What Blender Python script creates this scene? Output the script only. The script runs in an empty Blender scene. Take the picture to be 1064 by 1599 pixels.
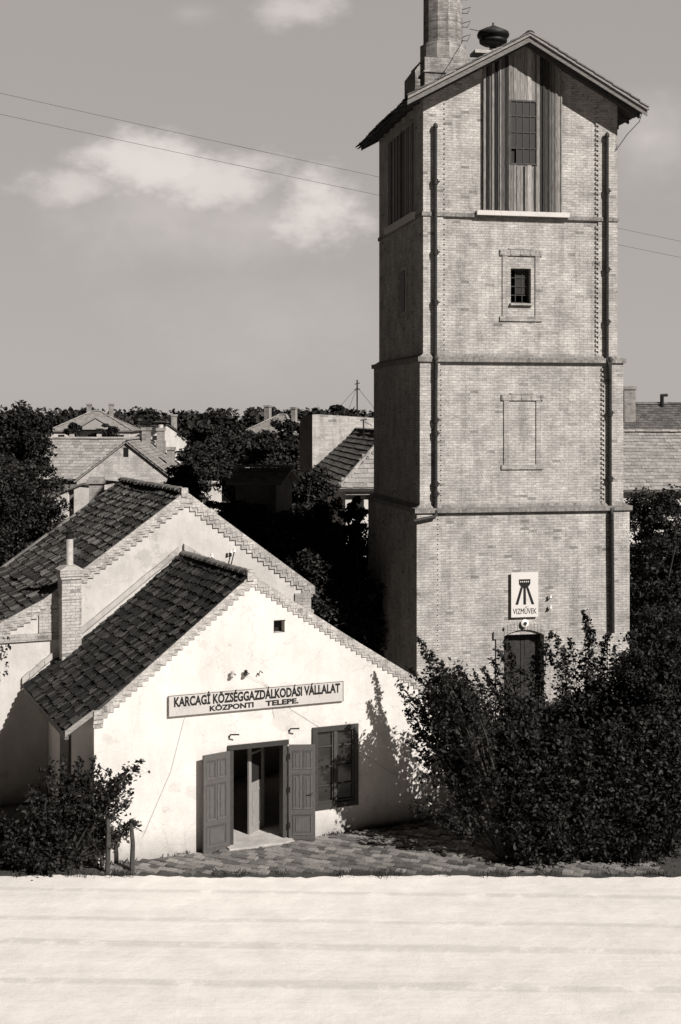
import bpy, math, random
import numpy as np
from mathutils import Vector, Matrix
R = math.radians
random.seed(7)
rng = np.random.default_rng(11)
C = bpy.context.scene.collection
S = bpy.context.scene

# ------------------------------------------------------------------ camera, sky, sun, exposure
FP, CX, HY, H = 2050.0, 532.0, 650.0, 9.2          # focal length in photo pixels, principal column, horizon row, eye height
cam = bpy.data.cameras.new('camera'); co = bpy.data.objects.new('camera', cam); C.objects.link(co)
co.location = (0, 0, H); co.rotation_euler = (R(90), 0, 0)
cam.sensor_fit = 'HORIZONTAL'; cam.sensor_width = 36; cam.lens = FP/1064*36
cam.shift_y = -(799.5-HY)/1064; cam.clip_start = .1; cam.clip_end = 4000
S.camera = co
SUN_AZ, SUN_EL = 42, 36                            # sun to the right of the viewer's back
sd = Vector((math.sin(R(SUN_AZ))*math.cos(R(SUN_EL)), -math.cos(R(SUN_AZ))*math.cos(R(SUN_EL)), math.sin(R(SUN_EL))))
sl = bpy.data.lights.new('sun', 'SUN'); sl.energy = 5.0; sl.angle = R(.5); sl.color = (1, .965, .92)
so = bpy.data.objects.new('sun', sl); C.objects.link(so); so.rotation_euler = (-sd).to_track_quat('-Z', 'Y').to_euler()
S.view_settings.view_transform = 'Standard'; S.view_settings.look = 'None'
S.view_settings.gamma = 1; S.view_settings.exposure = .28
S.cycles.max_bounces = 6

w = bpy.data.worlds.new('World'); S.world = w; w.use_nodes = True
nt = w.node_tree; nt.nodes.clear(); L = nt.links.new
def N(t, **k):
    n = nt.nodes.new(t)
    for a, b in k.items(): setattr(n, a, b)
    return n
def M_(op, a, b=None, c=None):
    n = N('ShaderNodeMath', operation=op)
    for i, v in enumerate((a, b, c)):
        if v is None: continue
        if isinstance(v, (int, float)): n.inputs[i].default_value = v
        else: L(v, n.inputs[i])
    return n.outputs[0]
sky = N('ShaderNodeTexSky', sky_type='NISHITA'); sky.sun_disc = False
sky.sun_elevation = R(SUN_EL); sky.sun_rotation = math.atan2(sd.x, sd.y); sky.air_density = 1.0; sky.dust_density = .6
sep = N('ShaderNodeSeparateColor'); L(sky.outputs[0], sep.inputs[0])
tc = N('ShaderNodeTexCoord'); sx = N('ShaderNodeSeparateXYZ'); L(tc.outputs['Generated'], sx.inputs[0])
# black-and-white film behind a red filter: mostly the red record of the sky
bw = M_('ADD', M_('MULTIPLY', sep.outputs[0], .85), M_('MULTIPLY', sep.outputs[1], .2))
# clouds: soft heaps at a few azimuths, fbm in direction space
yy = M_('MAXIMUM', sx.outputs[1], .05)
a_ = M_('DIVIDE', sx.outputs[0], yy); b_ = M_('DIVIDE', sx.outputs[2], yy)
cmb = N('ShaderNodeCombineXYZ'); L(a_, cmb.inputs[0]); L(M_('MULTIPLY', b_, 1.5), cmb.inputs[1])
nz = N('ShaderNodeTexNoise'); nz.inputs['Scale'].default_value = 13; nz.inputs['Detail'].default_value = 11; nz.inputs['Roughness'].default_value = .6
L(cmb.outputs[0], nz.inputs['Vector'])
nz2 = N('ShaderNodeTexNoise'); nz2.inputs['Scale'].default_value = 4.5; nz2.inputs['Detail'].default_value = 4; L(cmb.outputs[0], nz2.inputs['Vector'])
tot = None
def puff(px, py, rx, ry, k, hard):
    global tot
    ca, cb = (px-CX)/FP, (HY-py)/FP
    u = M_('DIVIDE', M_('SUBTRACT', a_, ca), rx/FP); v = M_('DIVIDE', M_('SUBTRACT', b_, cb), ry/FP)
    d = M_('SQRT', M_('ADD', M_('MULTIPLY', u, u), M_('MULTIPLY', v, v)))
    f = M_('SUBTRACT', 1.0, d)
    f = M_('ADD', f, M_('MULTIPLY', M_('SUBTRACT', nz.outputs[0], .5), 2.6 if hard else 1.6))
    mr = N('ShaderNodeMapRange'); mr.interpolation_type = 'SMOOTHSTEP'
    mr.inputs['From Min'].default_value = 0; mr.inputs['From Max'].default_value = .85 if hard else 1.7
    L(f, mr.inputs[0]); o = M_('MULTIPLY', mr.outputs[0], k)
    tot = o if tot is None else M_('MAXIMUM', tot, o)
puff(215, 250, 150, 62, 1.0, True); puff(110, 290, 110, 45, .75, True); puff(350, 285, 140, 58, .9, True)
puff(490, 330, 100, 80, 1.0, True); puff(400, 345, 200, 110, .62, False); puff(240, 340, 260, 120, .55, False)
puff(465, 20, 95, 45, .7, True); puff(300, 20, 60, 25, .4, False); puff(1010, 220, 110, 110, .75, False); puff(420, 500, 300, 130, .3, False)
puff(-420, 250, 260, 90, .7, True); puff(1700, 200, 300, 100, .7, True)
cl = M_('MULTIPLY', tot, M_('ADD', .55, M_('MULTIPLY', nz2.outputs[0], .9)))
SKYK = 1.0
flat = M_('MULTIPLY', M_('POWER', M_('DIVIDE', bw, 2.5), .14), 3.5)
bright = M_('ADD', flat, M_('MULTIPLY', cl, 2.9))
# sky dimming added overhead and away from the view, to deepen shaded faces
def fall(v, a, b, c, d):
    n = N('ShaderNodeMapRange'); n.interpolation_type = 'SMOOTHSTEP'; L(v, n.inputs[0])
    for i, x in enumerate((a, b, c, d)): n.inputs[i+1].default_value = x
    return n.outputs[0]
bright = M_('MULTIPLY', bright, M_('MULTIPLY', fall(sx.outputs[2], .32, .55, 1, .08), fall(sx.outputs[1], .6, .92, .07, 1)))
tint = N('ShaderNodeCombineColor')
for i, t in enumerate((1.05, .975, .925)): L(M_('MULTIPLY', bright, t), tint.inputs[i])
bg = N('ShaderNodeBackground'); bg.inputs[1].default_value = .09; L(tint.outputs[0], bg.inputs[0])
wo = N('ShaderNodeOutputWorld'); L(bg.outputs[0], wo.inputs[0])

# ------------------------------------------------------------------ helpers
def W(px, py, d): return Vector(((px-CX)/FP*d, d, H+(HY-py)/FP*d))
def G(px, d): return ((px-CX)/FP*d, d)
def tone(v): return (v*1.045, v*.98, v*.925, 1)

class MB:
    def __init__(s): s.v = []; s.f = []; s.a = []
    def face(s, pts, var=None):
        i = len(s.v); s.v += [tuple(p) for p in pts]; s.f.append(tuple(range(i, i+len(pts)))); s.a.append(random.random() if var is None else var)
    def box(s, x0, x1, y0, y1, z0, z1, var=None, top=True):
        if x0 > x1: x0, x1 = x1, x0
        if y0 > y1: y0, y1 = y1, y0
        if z0 > z1: z0, z1 = z1, z0
        if var is None: var = random.random()
        p = [(x0,y0,z0),(x1,y0,z0),(x1,y1,z0),(x0,y1,z0),(x0,y0,z1),(x1,y0,z1),(x1,y1,z1),(x0,y1,z1)]
        for q in ((0,1,5,4),(1,2,6,5),(2,3,7,6),(3,0,4,7),(4,5,6,7),(3,2,1,0)): s.face([p[k] for k in q], var)
        return s
    def prism(s, poly, y0, y1, var=None):          # poly in (x,z), counter-clockwise seen from -y
        if var is None: var = random.random()
        n = len(poly)
        s.face([(x, y0, z) for x, z in poly], var); s.face([(x, y1, z) for x, z in reversed(poly)], var)
        for k in range(n):
            a, b = poly[k], poly[(k+1) % n]
            s.face([(b[0], y0, b[1]), (a[0], y0, a[1]), (a[0], y1, a[1]), (b[0], y1, b[1])], var)
        return s
    def slab(s, quad, th, var=None):               # quad (4+ pts) extruded down along its normal
        q = [Vector(p) for p in quad]; n = (q[1]-q[0]).cross(q[2]-q[0]).normalized()
        if n.z < 0: q.reverse(); n = -n
        lo = [p-n*th for p in q]
        if var is None: var = random.random()
        s.face(q, var); s.face(lo[::-1], var)
        for k in range(len(q)):
            m = (k+1) % len(q); s.face([q[m], q[k], lo[k], lo[m]], var)
        return s
    def tube(s, pts, r, n=8, r1=None, var=None, cap=True):
        pts = [Vector(p) for p in pts]; m = len(pts); rings = []
        if var is None: var = random.random()
        for i, p in enumerate(pts):
            t = (pts[min(i+1, m-1)]-pts[max(i-1, 0)]).normalized()
            a = t.orthogonal().normalized() if i == 0 else (a - t*a.dot(t)).normalized()
            b = t.cross(a); rr = r if r1 is None else r+(r1-r)*i/(m-1)
            rings.append([p+(a*math.cos(2*math.pi*k/n)+b*math.sin(2*math.pi*k/n))*rr for k in range(n)])
        i0 = len(s.v)
        for g in rings: s.v += [tuple(p) for p in g]
        for i in range(m-1):
            for k in range(n):
                k2 = (k+1) % n; s.f.append((i0+i*n+k, i0+i*n+k2, i0+(i+1)*n+k2, i0+(i+1)*n+k)); s.a.append(var)
        if cap:
            s.f.append(tuple(i0+k for k in range(n))[::-1]); s.a.append(var)
            s.f.append(tuple(i0+(m-1)*n+k for k in range(n))); s.a.append(var)
        return s
    def lathe(s, prof, c, n=24, var=None):          # prof [(r,z)] about vertical axis at c
        if var is None: var = random.random()
        i0 = len(s.v)
        for r, z in prof:
            for k in range(n): s.v.append((c[0]+r*math.cos(2*math.pi*k/n), c[1]+r*math.sin(2*math.pi*k/n), c[2]+z))
        for i in range(len(prof)-1):
            for k in range(n):
                k2 = (k+1) % n; s.f.append((i0+i*n+k, i0+i*n+k2, i0+(i+1)*n+k2, i0+(i+1)*n+k)); s.a.append(var)
        return s
    def build(s, name, m, parent=None, smooth=False):
        me = bpy.data.meshes.new(name); me.from_pydata(s.v, [], s.f)
        uv = me.uv_layers.new(name='UVMap'); k = 0; dat = np.zeros(sum(len(f) for f in s.f)*2)
        for f in s.f:
            p = [Vector(s.v[i]) for i in f[:4]]
            n = (p[2]-p[0]).cross(p[3]-p[1]) if len(p) > 3 else (p[1]-p[0]).cross(p[2]-p[0])
            if n.length < 1e-9: n = Vector((0,0,1))
            n.normalize()
            if abs(n.z) > .985: ua, va = Vector((1,0,0)), Vector((0,1,0))
            else:
                ua = Vector((0,0,1)).cross(n).normalized(); va = n.cross(ua)
                if abs(n.z) < .2: va = Vector((0,0,1))
                if (abs(ua.x) > abs(ua.y) and ua.x < 0) or (abs(ua.x) <= abs(ua.y) and ua.y < 0): ua = -ua
            for i in f:
                q = Vector(s.v[i]); dat[k] = q.dot(ua); dat[k+1] = q.dot(va); k += 2
        uv.data.foreach_set('uv', dat)
        at = me.attributes.new('var', 'FLOAT', 'FACE'); at.data.foreach_set('value', s.a)
        if smooth: me.polygons.foreach_set('use_smooth', [True]*len(s.f))
        me.materials.append(m); o = bpy.data.objects.new(name, me); C.objects.link(o)
        if parent: o.parent = parent
        return o

def tag(o, label, cat, group=None):
    o['label'] = label; o['category'] = cat
    if group: o['group'] = group
    return o
def root(name, loc, rz, label, cat, group=None):
    o = bpy.data.objects.new(name, None); C.objects.link(o); o.location = loc; o.rotation_euler = (0, 0, rz)
    o.empty_display_size = .3
    return tag(o, label, cat, group)
def struct(o): o['kind'] = 'structure'; return o
def copy_tree(o, loc, rz=0, sc=(1,1,1), label=None):
    r = o.copy(); C.objects.link(r); r.location = loc; r.rotation_euler = (0,0,rz); r.scale = sc
    if label: r['label'] = label
    for ch in list(o.children):
        c = ch.copy(); C.objects.link(c); c.parent = r
    return r

# ------------------------------------------------------------------ materials
def mat(name):
    m = bpy.data.materials.new(name); m.use_nodes = True; t = m.node_tree; b = t.nodes['Principled BSDF']
    b.inputs['Specular IOR Level'].default_value = .25
    return m, t, b
def nn(t, k, **kw):
    n = t.nodes.new(k)
    for a, b in kw.items(): setattr(n, a, b)
    return n
def mth(t, op, a, b=None, clamp=False):
    n = t.nodes.new('ShaderNodeMath'); n.operation = op; n.use_clamp = clamp
    for i, v in enumerate((a, b)):
        if v is None: continue
        if isinstance(v, (int, float)): n.inputs[i].default_value = v
        else: t.links.new(v, n.inputs[i])
    return n.outputs[0]
def noise(t, vec, sc, det=5, ro=.6):
    n = nn(t, 'ShaderNodeTexNoise'); n.inputs['Scale'].default_value = sc; n.inputs['Detail'].default_value = det; n.inputs['Roughness'].default_value = ro
    t.links.new(vec, n.inputs['Vector']); return n.outputs[0]
def ramp(t, fac, stops):
    n = nn(t, 'ShaderNodeValToRGB'); e = n.color_ramp.elements
    while len(e) < len(stops): e.new(.5)
    for q, (p, c) in zip(e, stops): q.position = p; q.color = tone(c)
    t.links.new(fac, n.inputs[0]); return n.outputs[0]
def mul(t, col, fac):
    n = nn(t, 'ShaderNodeVectorMath', operation='SCALE'); t.links.new(col, n.inputs[0])
    if isinstance(fac, (int, float)): n.inputs['Scale'].default_value = fac
    else: t.links.new(fac, n.inputs['Scale'])
    return n.outputs[0]
def bump(t, b, h, dist, st=1.0):
    n = nn(t, 'ShaderNodeBump'); n.inputs['Distance'].default_value = dist; n.inputs['Strength'].default_value = st
    t.links.new(h, n.inputs['Height']); t.links.new(n.outputs[0], b.inputs['Normal'])
def mr(t, v, a, b, c, d):
    n = nn(t, 'ShaderNodeMapRange'); t.links.new(v, n.inputs[0])
    for i, x in enumerate((a, b, c, d)): n.inputs[i+1].default_value = x
    return n.outputs[0]

def brick_mat(name, c1, c2, mortar, bw=.26, bh=.075, patch=.35, rough=.9, streak=.25):
    m, t, b = mat(name); uv = nn(t, 'ShaderNodeUVMap').outputs[0]
    wob = nn(t, 'ShaderNodeVectorMath', operation='ADD')
    nzz = nn(t, 'ShaderNodeTexNoise'); nzz.inputs['Scale'].default_value = 3.0; t.links.new(uv, nzz.inputs['Vector'])
    sc = nn(t, 'ShaderNodeVectorMath', operation='SCALE'); sc.inputs['Scale'].default_value = .012
    t.links.new(nzz.outputs[1], sc.inputs[0]); t.links.new(uv, wob.inputs[0]); t.links.new(sc.outputs[0], wob.inputs[1])
    k = nn(t, 'ShaderNodeTexBrick'); k.inputs['Scale'].default_value = 1; k.inputs['Brick Width'].default_value = bw; k.inputs['Row Height'].default_value = bh
    k.inputs['Mortar Size'].default_value = .007; k.inputs['Mortar Smooth'].default_value = .3; k.inputs['Bias'].default_value = 0
    k.inputs['Color1'].default_value = tone(c1); k.inputs['Color2'].default_value = tone(c2); k.inputs['Mortar'].default_value = tone(mortar)
    t.links.new(wob.outputs[0], k.inputs['Vector'])
    big = mr(t, noise(t, uv, 1.1, 9, .72), .36, .64, 1-patch, 1+patch*.55)
    st = nn(t, 'ShaderNodeMapping'); st.inputs['Scale'].default_value = (6, 13, 1); t.links.new(uv, st.inputs[0])
    med = mr(t, noise(t, st.outputs[0], 1.0, 8, .75), .3, .7, 1-streak, 1+streak)
    fine = mr(t, noise(t, uv, 24, 5, .75), .32, .68, .60, 1.24)
    rs = nn(t, 'ShaderNodeMapping'); rs.inputs['Scale'].default_value = (2.6, .35, 1); t.links.new(uv, rs.inputs[0])
    run = mr(t, noise(t, rs.outputs[0], 1.0, 7, .65), .48, .7, 1, .68)
    big = mth(t, 'MULTIPLY', big, run)
    # scattered chipped, dark or burnt bricks
    v = nn(t, 'ShaderNodeTexWhiteNoise', noise_dimensions='2D')
    sn = nn(t, 'ShaderNodeVectorMath', operation='SNAP'); sn.inputs[1].default_value = (bw, bh, 1); t.links.new(uv, sn.inputs[0]); t.links.new(sn.outputs[0], v.inputs['Vector'])
    sp = mr(t, v.outputs[0], .975, .985, 1, .6)
    f = mth(t, 'MULTIPLY', mth(t, 'MULTIPLY', big, med), mth(t, 'MULTIPLY', fine, sp))
    t.links.new(mul(t, k.outputs[0], f), b.inputs['Base Color']); b.inputs['Roughness'].default_value = rough
    hh = mth(t, 'ADD', mth(t, 'MULTIPLY', k.outputs[1], -1.0), mth(t, 'MULTIPLY', noise(t, uv, 30, 3), .6))
    bump(t, b, hh, .006, .6)
    return m
def plaster_mat(name, c, stain=.12, dirt=.0, bumpd=.006, sc=.9):
    m, t, b = mat(name); uv = nn(t, 'ShaderNodeUVMap').outputs[0]
    st = nn(t, 'ShaderNodeMapping'); st.inputs['Scale'].default_value = (3.0, .7, 1); t.links.new(uv, st.inputs[0])
    f1 = mr(t, noise(t, uv, sc, 8, .65), .3, .7, 1-stain, 1+stain*.4)
    f2 = mr(t, noise(t, st.outputs[0], 1.2, 6, .7), .35, .75, 1, 1-stain)
    f3 = mr(t, noise(t, uv, 25, 4, .6), .3, .7, .95, 1.03)
    f = mth(t, 'MULTIPLY', mth(t, 'MULTIPLY', f1, f2), f3)
    pt = noise(t, uv, .55, 9, .75); f = mth(t, 'MULTIPLY', f, mr(t, pt, .57, .585, 1, 1-stain*.9))
    crk = nn(t, 'ShaderNodeTexVoronoi', feature='DISTANCE_TO_EDGE'); crk.inputs['Scale'].default_value = .7
    wv = nn(t, 'ShaderNodeVectorMath', operation='ADD'); nw = nn(t, 'ShaderNodeTexNoise'); nw.inputs['Scale'].default_value = 2.5; nw.inputs['Detail'].default_value = 6
    t.links.new(uv, nw.inputs['Vector']); sw = nn(t, 'ShaderNodeVectorMath', operation='SCALE'); sw.inputs['Scale'].default_value = .5; t.links.new(nw.outputs[1], sw.inputs[0]); t.links.new(uv, wv.inputs[0]); t.links.new(sw.outputs[0], wv.inputs[1]); t.links.new(wv.outputs[0], crk.inputs['Vector'])
    f = mth(t, 'MULTIPLY', f, mr(t, crk.outputs[0], 0, .006, .80, 1))
    if dirt:
        sx_ = nn(t, 'ShaderNodeSeparateXYZ'); t.links.new(uv, sx_.inputs[0])
        hz = mth(t, 'ADD', sx_.outputs[1], mth(t, 'MULTIPLY', noise(t, uv, 2.2, 6, .7), -.8))
        f = mth(t, 'MULTIPLY', f, mr(t, hz, -.45, .25, 1-dirt, 1))
    rgb = nn(t, 'ShaderNodeRGB'); rgb.outputs[0].default_value = tone(c)
    t.links.new(mul(t, rgb.outputs[0], f), b.inputs['Base Color']); b.inputs['Roughness'].default_value = .92
    bump(t, b, mth(t, 'ADD', noise(t, uv, 5, 6, .7), mth(t, 'MULTIPLY', noise(t, uv, 40, 3), .25)), bumpd*4, .45)
    return m
def var_mat(name, lo, hi, rough=.85, nsc=9, nam=.35, stretch=(1,1,1), bm=.004, pw=1.0, spec=.25):
    m, t, b = mat(name); uv = nn(t, 'ShaderNodeUVMap').outputs[0]
    at = nn(t, 'ShaderNodeAttribute', attribute_name='var').outputs['Fac']
    mp = nn(t, 'ShaderNodeMapping'); mp.inputs['Scale'].default_value = stretch; t.links.new(uv, mp.inputs[0])
    n1 = noise(t, mp.outputs[0], nsc, 6, .65)
    col = ramp(t, mth(t, 'POWER', at, pw), [(0, lo), (1, hi)])
    t.links.new(mul(t, col, mr(t, n1, .3, .7, 1-nam, 1+nam)), b.inputs['Base Color'])
    b.inputs['Roughness'].default_value = rough; b.inputs['Specular IOR Level'].default_value = spec
    bump(t, b, n1, bm, .6); return m
def plain(name, c, rough=.6, metal=0, nam=.15, nsc=12, spec=.25):
    m, t, b = mat(name); tcn = nn(t, 'ShaderNodeTexCoord').outputs['Object']
    rgb = nn(t, 'ShaderNodeRGB'); rgb.outputs[0].default_value = tone(c)
    t.links.new(mul(t, rgb.outputs[0], mr(t, noise(t, tcn, nsc), .3, .7, 1-nam, 1+nam)), b.inputs['Base Color'])
    b.inputs['Roughness'].default_value = rough; b.inputs['Metallic'].default_value = metal; b.inputs['Specular IOR Level'].default_value = spec
    return m

m_brick = brick_mat('tower_brick', .53, .41, .29, patch=.30)
m_brickband = brick_mat('band_brick', .32, .20, .24, bw=.07, bh=.14, patch=.3)
m_trim = brick_mat('trim_brick', .46, .34, .30, patch=.25)
m_trimdk = brick_mat('cornice_brick', .54, .38, .40, bw=.13, bh=.07, patch=.3)
m_bgbrick = brick_mat('old_brick', .34, .25, .30, patch=.3)
m_gable = brick_mat('gable_brick', .56, .42, .4, bw=.5, bh=.15, patch=.22)
m_chim = brick_mat('chimney_brick', .42, .24, .22, bw=.24, bh=.075, patch=.45)
m_smallchim = brick_mat('stack_brick', .50, .38, .26, bw=.22, bh=.075, patch=.15)
m_white = plaster_mat('whitewash', .66, .13, dirt=.45)
m_cream = plaster_mat('aged_whitewash', .56, .2, dirt=.4)
m_bgwall = plaster_mat('far_plaster', .62, .2)
m_bggrey = plaster_mat('grey_plaster', .2, .3)
m_fill = plaster_mat('mortar_fillet', .5, .3)
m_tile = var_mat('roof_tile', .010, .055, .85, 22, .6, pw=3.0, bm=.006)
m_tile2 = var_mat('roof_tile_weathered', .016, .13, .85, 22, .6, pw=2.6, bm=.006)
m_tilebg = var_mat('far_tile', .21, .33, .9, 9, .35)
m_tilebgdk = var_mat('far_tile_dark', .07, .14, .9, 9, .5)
m_ridge = var_mat('ridge_tile', .08, .2, .85, 14, .4)
m_wood = var_mat('weathered_plank', .012, .33, .85, 5, .6, stretch=(9, .6, 1), bm=.006)
m_woodedge = var_mat('verge_board', .09, .24, .85, 5, .4, stretch=(1, 6, 1))
m_wooddk = plain('dark_board', .05, .9, nam=.4)
m_door = var_mat('painted_door', .06, .11, .65, 7, .25, stretch=(8, .8, 1), bm=.003)
m_doorin = var_mat('inner_door_paint', .2, .26, .6, 7, .25, stretch=(8, .8, 1), bm=.003)
m_frame = var_mat('window_paint', .03, .06, .6, 8, .3, stretch=(4, 1, 1))
m_metal = plain('dull_metal', .05, .55, .3, .4)
m_pipe = plain('drain_pipe_paint', .035, .6, .2, .4)
m_black = plain('black_paint', .012, .55)
m_sign = plaster_mat('enamel_sign', .5, .12, bumpd=.001)
m_signw = plaster_mat('white_enamel', .66, .06, bumpd=.001)
m_porc = plain('porcelain', .75, .25, 0, .05, spec=.5)
m_sill = plaster_mat('stone_sill', .62, .1)
m_conc = plain('flue_cement', .42, .9, 0, .2)
m_glass, t_, b_g = mat('window_glass'); b_g.inputs['Base Color'].default_value = tone(.025); b_g.inputs['Roughness'].default_value = .12; b_g.inputs['Specular IOR Level'].default_value = .5
m_pane2, t_, b_g = mat('dusty_glass'); b_g.inputs['Base Color'].default_value = tone(.028); b_g.inputs['Roughness'].default_value = .4
m_bark = plain('bark', .05, .95, 0, .4)
m_leaf = var_mat('leaf', .007, .042, .6, 4, .2, pw=2.4, bm=.0, spec=.16)
m_leafbg = var_mat('far_leaf', .010, .055, .75, 1, .2, pw=2.0, bm=.0, spec=.15)

def ground_mat(name, lo, hi, sc, bm, fine=30):
    m, t, b = mat(name); tcn = nn(t, 'ShaderNodeTexCoord').outputs['Object']
    n1 = noise(t, tcn, sc, 8, .65); n2 = noise(t, tcn, fine, 4, .6)
    f = mth(t, 'ADD', mth(t, 'MULTIPLY', n1, .7), mth(t, 'MULTIPLY', n2, .3))
    t.links.new(ramp(t, f, [(.36, lo), (.64, hi)]), b.inputs['Base Color']); b.inputs['Roughness'].default_value = .95
    bump(t, b, mth(t, 'ADD', n1, mth(t, 'MULTIPLY', n2, .4)), bm, .7); return m
m_ground = ground_mat('yard_earth', .04, .09, .5, .08)
m_road, t_, b_ = mat('dusty_limestone_road'); tcn = nn(t_, 'ShaderNodeTexCoord').outputs['Object']
mp_ = nn(t_, 'ShaderNodeMapping'); mp_.inputs['Scale'].default_value = (.1, 1.1, 1); mp_.inputs['Rotation'].default_value = (0,0,.03); t_.links.new(tcn, mp_.inputs[0])
r1, r2, r3 = noise(t_, mp_.outputs[0], 1.0, 5, .6), noise(t_, tcn, 1.3, 9, .7), noise(t_, tcn, 50, 4, .7)
f_ = mth(t_, 'ADD', mth(t_, 'MULTIPLY', r1, .2), mth(t_, 'ADD', mth(t_, 'MULTIPLY', r2, .55), mth(t_, 'MULTIPLY', r3, .25)))
sy_ = nn(t_, 'ShaderNodeSeparateXYZ'); t_.links.new(tcn, sy_.inputs[0]); trk = None
for y0_, w0_ in ((21.2, .16), (22.75, .16), (23.9, .12), (25.3, .12)):          # faint wheel tracks worn into the dust
    d_ = mth(t_, 'ABSOLUTE', mth(t_, 'SUBTRACT', mth(t_, 'ADD', sy_.outputs[1], mth(t_, 'ADD', mth(t_, 'MULTIPLY', sy_.outputs[0], .035), mth(t_, 'MULTIPLY', r1, .5))), y0_+.25))
    q_ = mr(t_, d_, w0_*.5, w0_, .86, 1); trk = q_ if trk is None else mth(t_, 'MULTIPLY', trk, q_)
trk = mth(t_, 'MAXIMUM', trk, mr(t_, r2, .5, .6, .8, 1))
t_.links.new(mul(t_, ramp(t_, f_, [(.36, .62), (.58, .78)]), trk), b_.inputs['Base Color']); b_.inputs['Roughness'].default_value = .95
bump(t_, b_, mth(t_, 'ADD', mth(t_, 'MULTIPLY', r1, 1.0), mth(t_, 'ADD', r2, mth(t_, 'MULTIPLY', r3, .25))), .05, .6)
m_bed = ground_mat('planting_bed', .03, .08, 1.5, .05)
m_paver = var_mat('brick_paver', .07, .25, .9, 20, .35, bm=.006)
m_kerb = ground_mat('kerb_stone', .3, .5, 3, .01)

# ------------------------------------------------------------------ ground
def sheet(name, pts, z, m):
    mb = MB(); mb.face([(x, y, z) for x, y in pts]); return struct(mb.build(name, m))
sheet('ground', [(-1500,-300),(1500,-300),(1500,3000),(-1500,3000)], 0, m_ground)
KY = 26.28                                                # kerb line in front of house and shrubs
road = MB(); nx_, ny_ = 60, 24
for i in range(nx_):
    for j in range(ny_):
        X0, X1 = -30+i, -29+i; Y0, Y1 = 2+(KY+.3-2)*j/ny_, 2+(KY+.3-2)*(j+1)/ny_
        road.face([(X0,Y0,-.0+.004),(X1,Y0,.004),(X1,Y1,.004),(X0,Y1,.004)])
struct(road.build('road', m_road))
# brick pavers laid on the skew between kerb and house, earth bed to the right
HA = R(23); HO = Vector(((147-CX)/FP*26.7, 26.7, 0))
hu = Vector((math.cos(HA), math.sin(HA), 0)); hn = Vector((math.sin(HA), -math.cos(HA), 0))
pav = MB(); pw_, pl_ = .19, .21
ca, sa = math.cos(R(-22)), math.sin(R(-22))
for i in range(-60, 60):
    for j in range(-60, 60):
        lx, ly = i*pl_+(j % 2)*pl_/2, j*pw_
        X, Y = lx*ca-ly*sa-1, lx*sa+ly*ca+28
        if Y < KY+.1+.06*math.sin(X*.9)+.03*math.sin(X*3.3+1)+random.uniform(-.05,.05) or X > 6.5 or X < -5.9 or random.random() < .012: continue
        d = Vector((X, Y, 0))-HO; fl = d.dot(hu); fd = d.dot(hn)
        if fd < .09 or fl > 9.3 and fd < -1: continue
        if fl > 9.3 and Y > 31: continue
        z = .045+min(1, (Y-KY)*1.2)*.035+random.uniform(-.022, .016); tx, ty = random.uniform(-.02,.02), random.uniform(-.02,.02)
        q = []
        for sx1, sy1 in ((-1,-1),(1,-1),(1,1),(-1,1)):
            ax, ay = sx1*(pl_/2-.008), sy1*(pw_/2-.008)
            q.append(Vector((X+ax*ca-ay*sa, Y+ax*sa+ay*ca, z+ax*tx+ay*ty)))
        v = random.random(); pav.face(q, v)
        for k in range(4):
            m2 = (k+1) % 4; pav.face([q[m2], q[k], q[k]-Vector((0,0,.05)), q[m2]-Vector((0,0,.05))], v)
struct(pav.build('pavement', m_paver))
bb = MB(); xs_ = np.arange(-14, 20.01, .12); ed = [KY-.06+.06*math.sin(x*.9)+.03*math.sin(x*3.3+1)+.02*math.sin(x*13)+random.uniform(-.035,.035) for x in xs_]
for k in range(len(xs_)-1):
    a, b = xs_[k], xs_[k+1]
    bb.face([(a,ed[k],.006),(b,ed[k+1],.006),(b,ed[k+1]+.35,.03),(a,ed[k]+.35,.03)], .5); bb.face([(a,ed[k]+.35,.03),(b,ed[k+1]+.35,.03),(b,32,.045),(a,32,.045)], .5)
struct(bb.build('pavement_bedding', m_bed))

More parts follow.
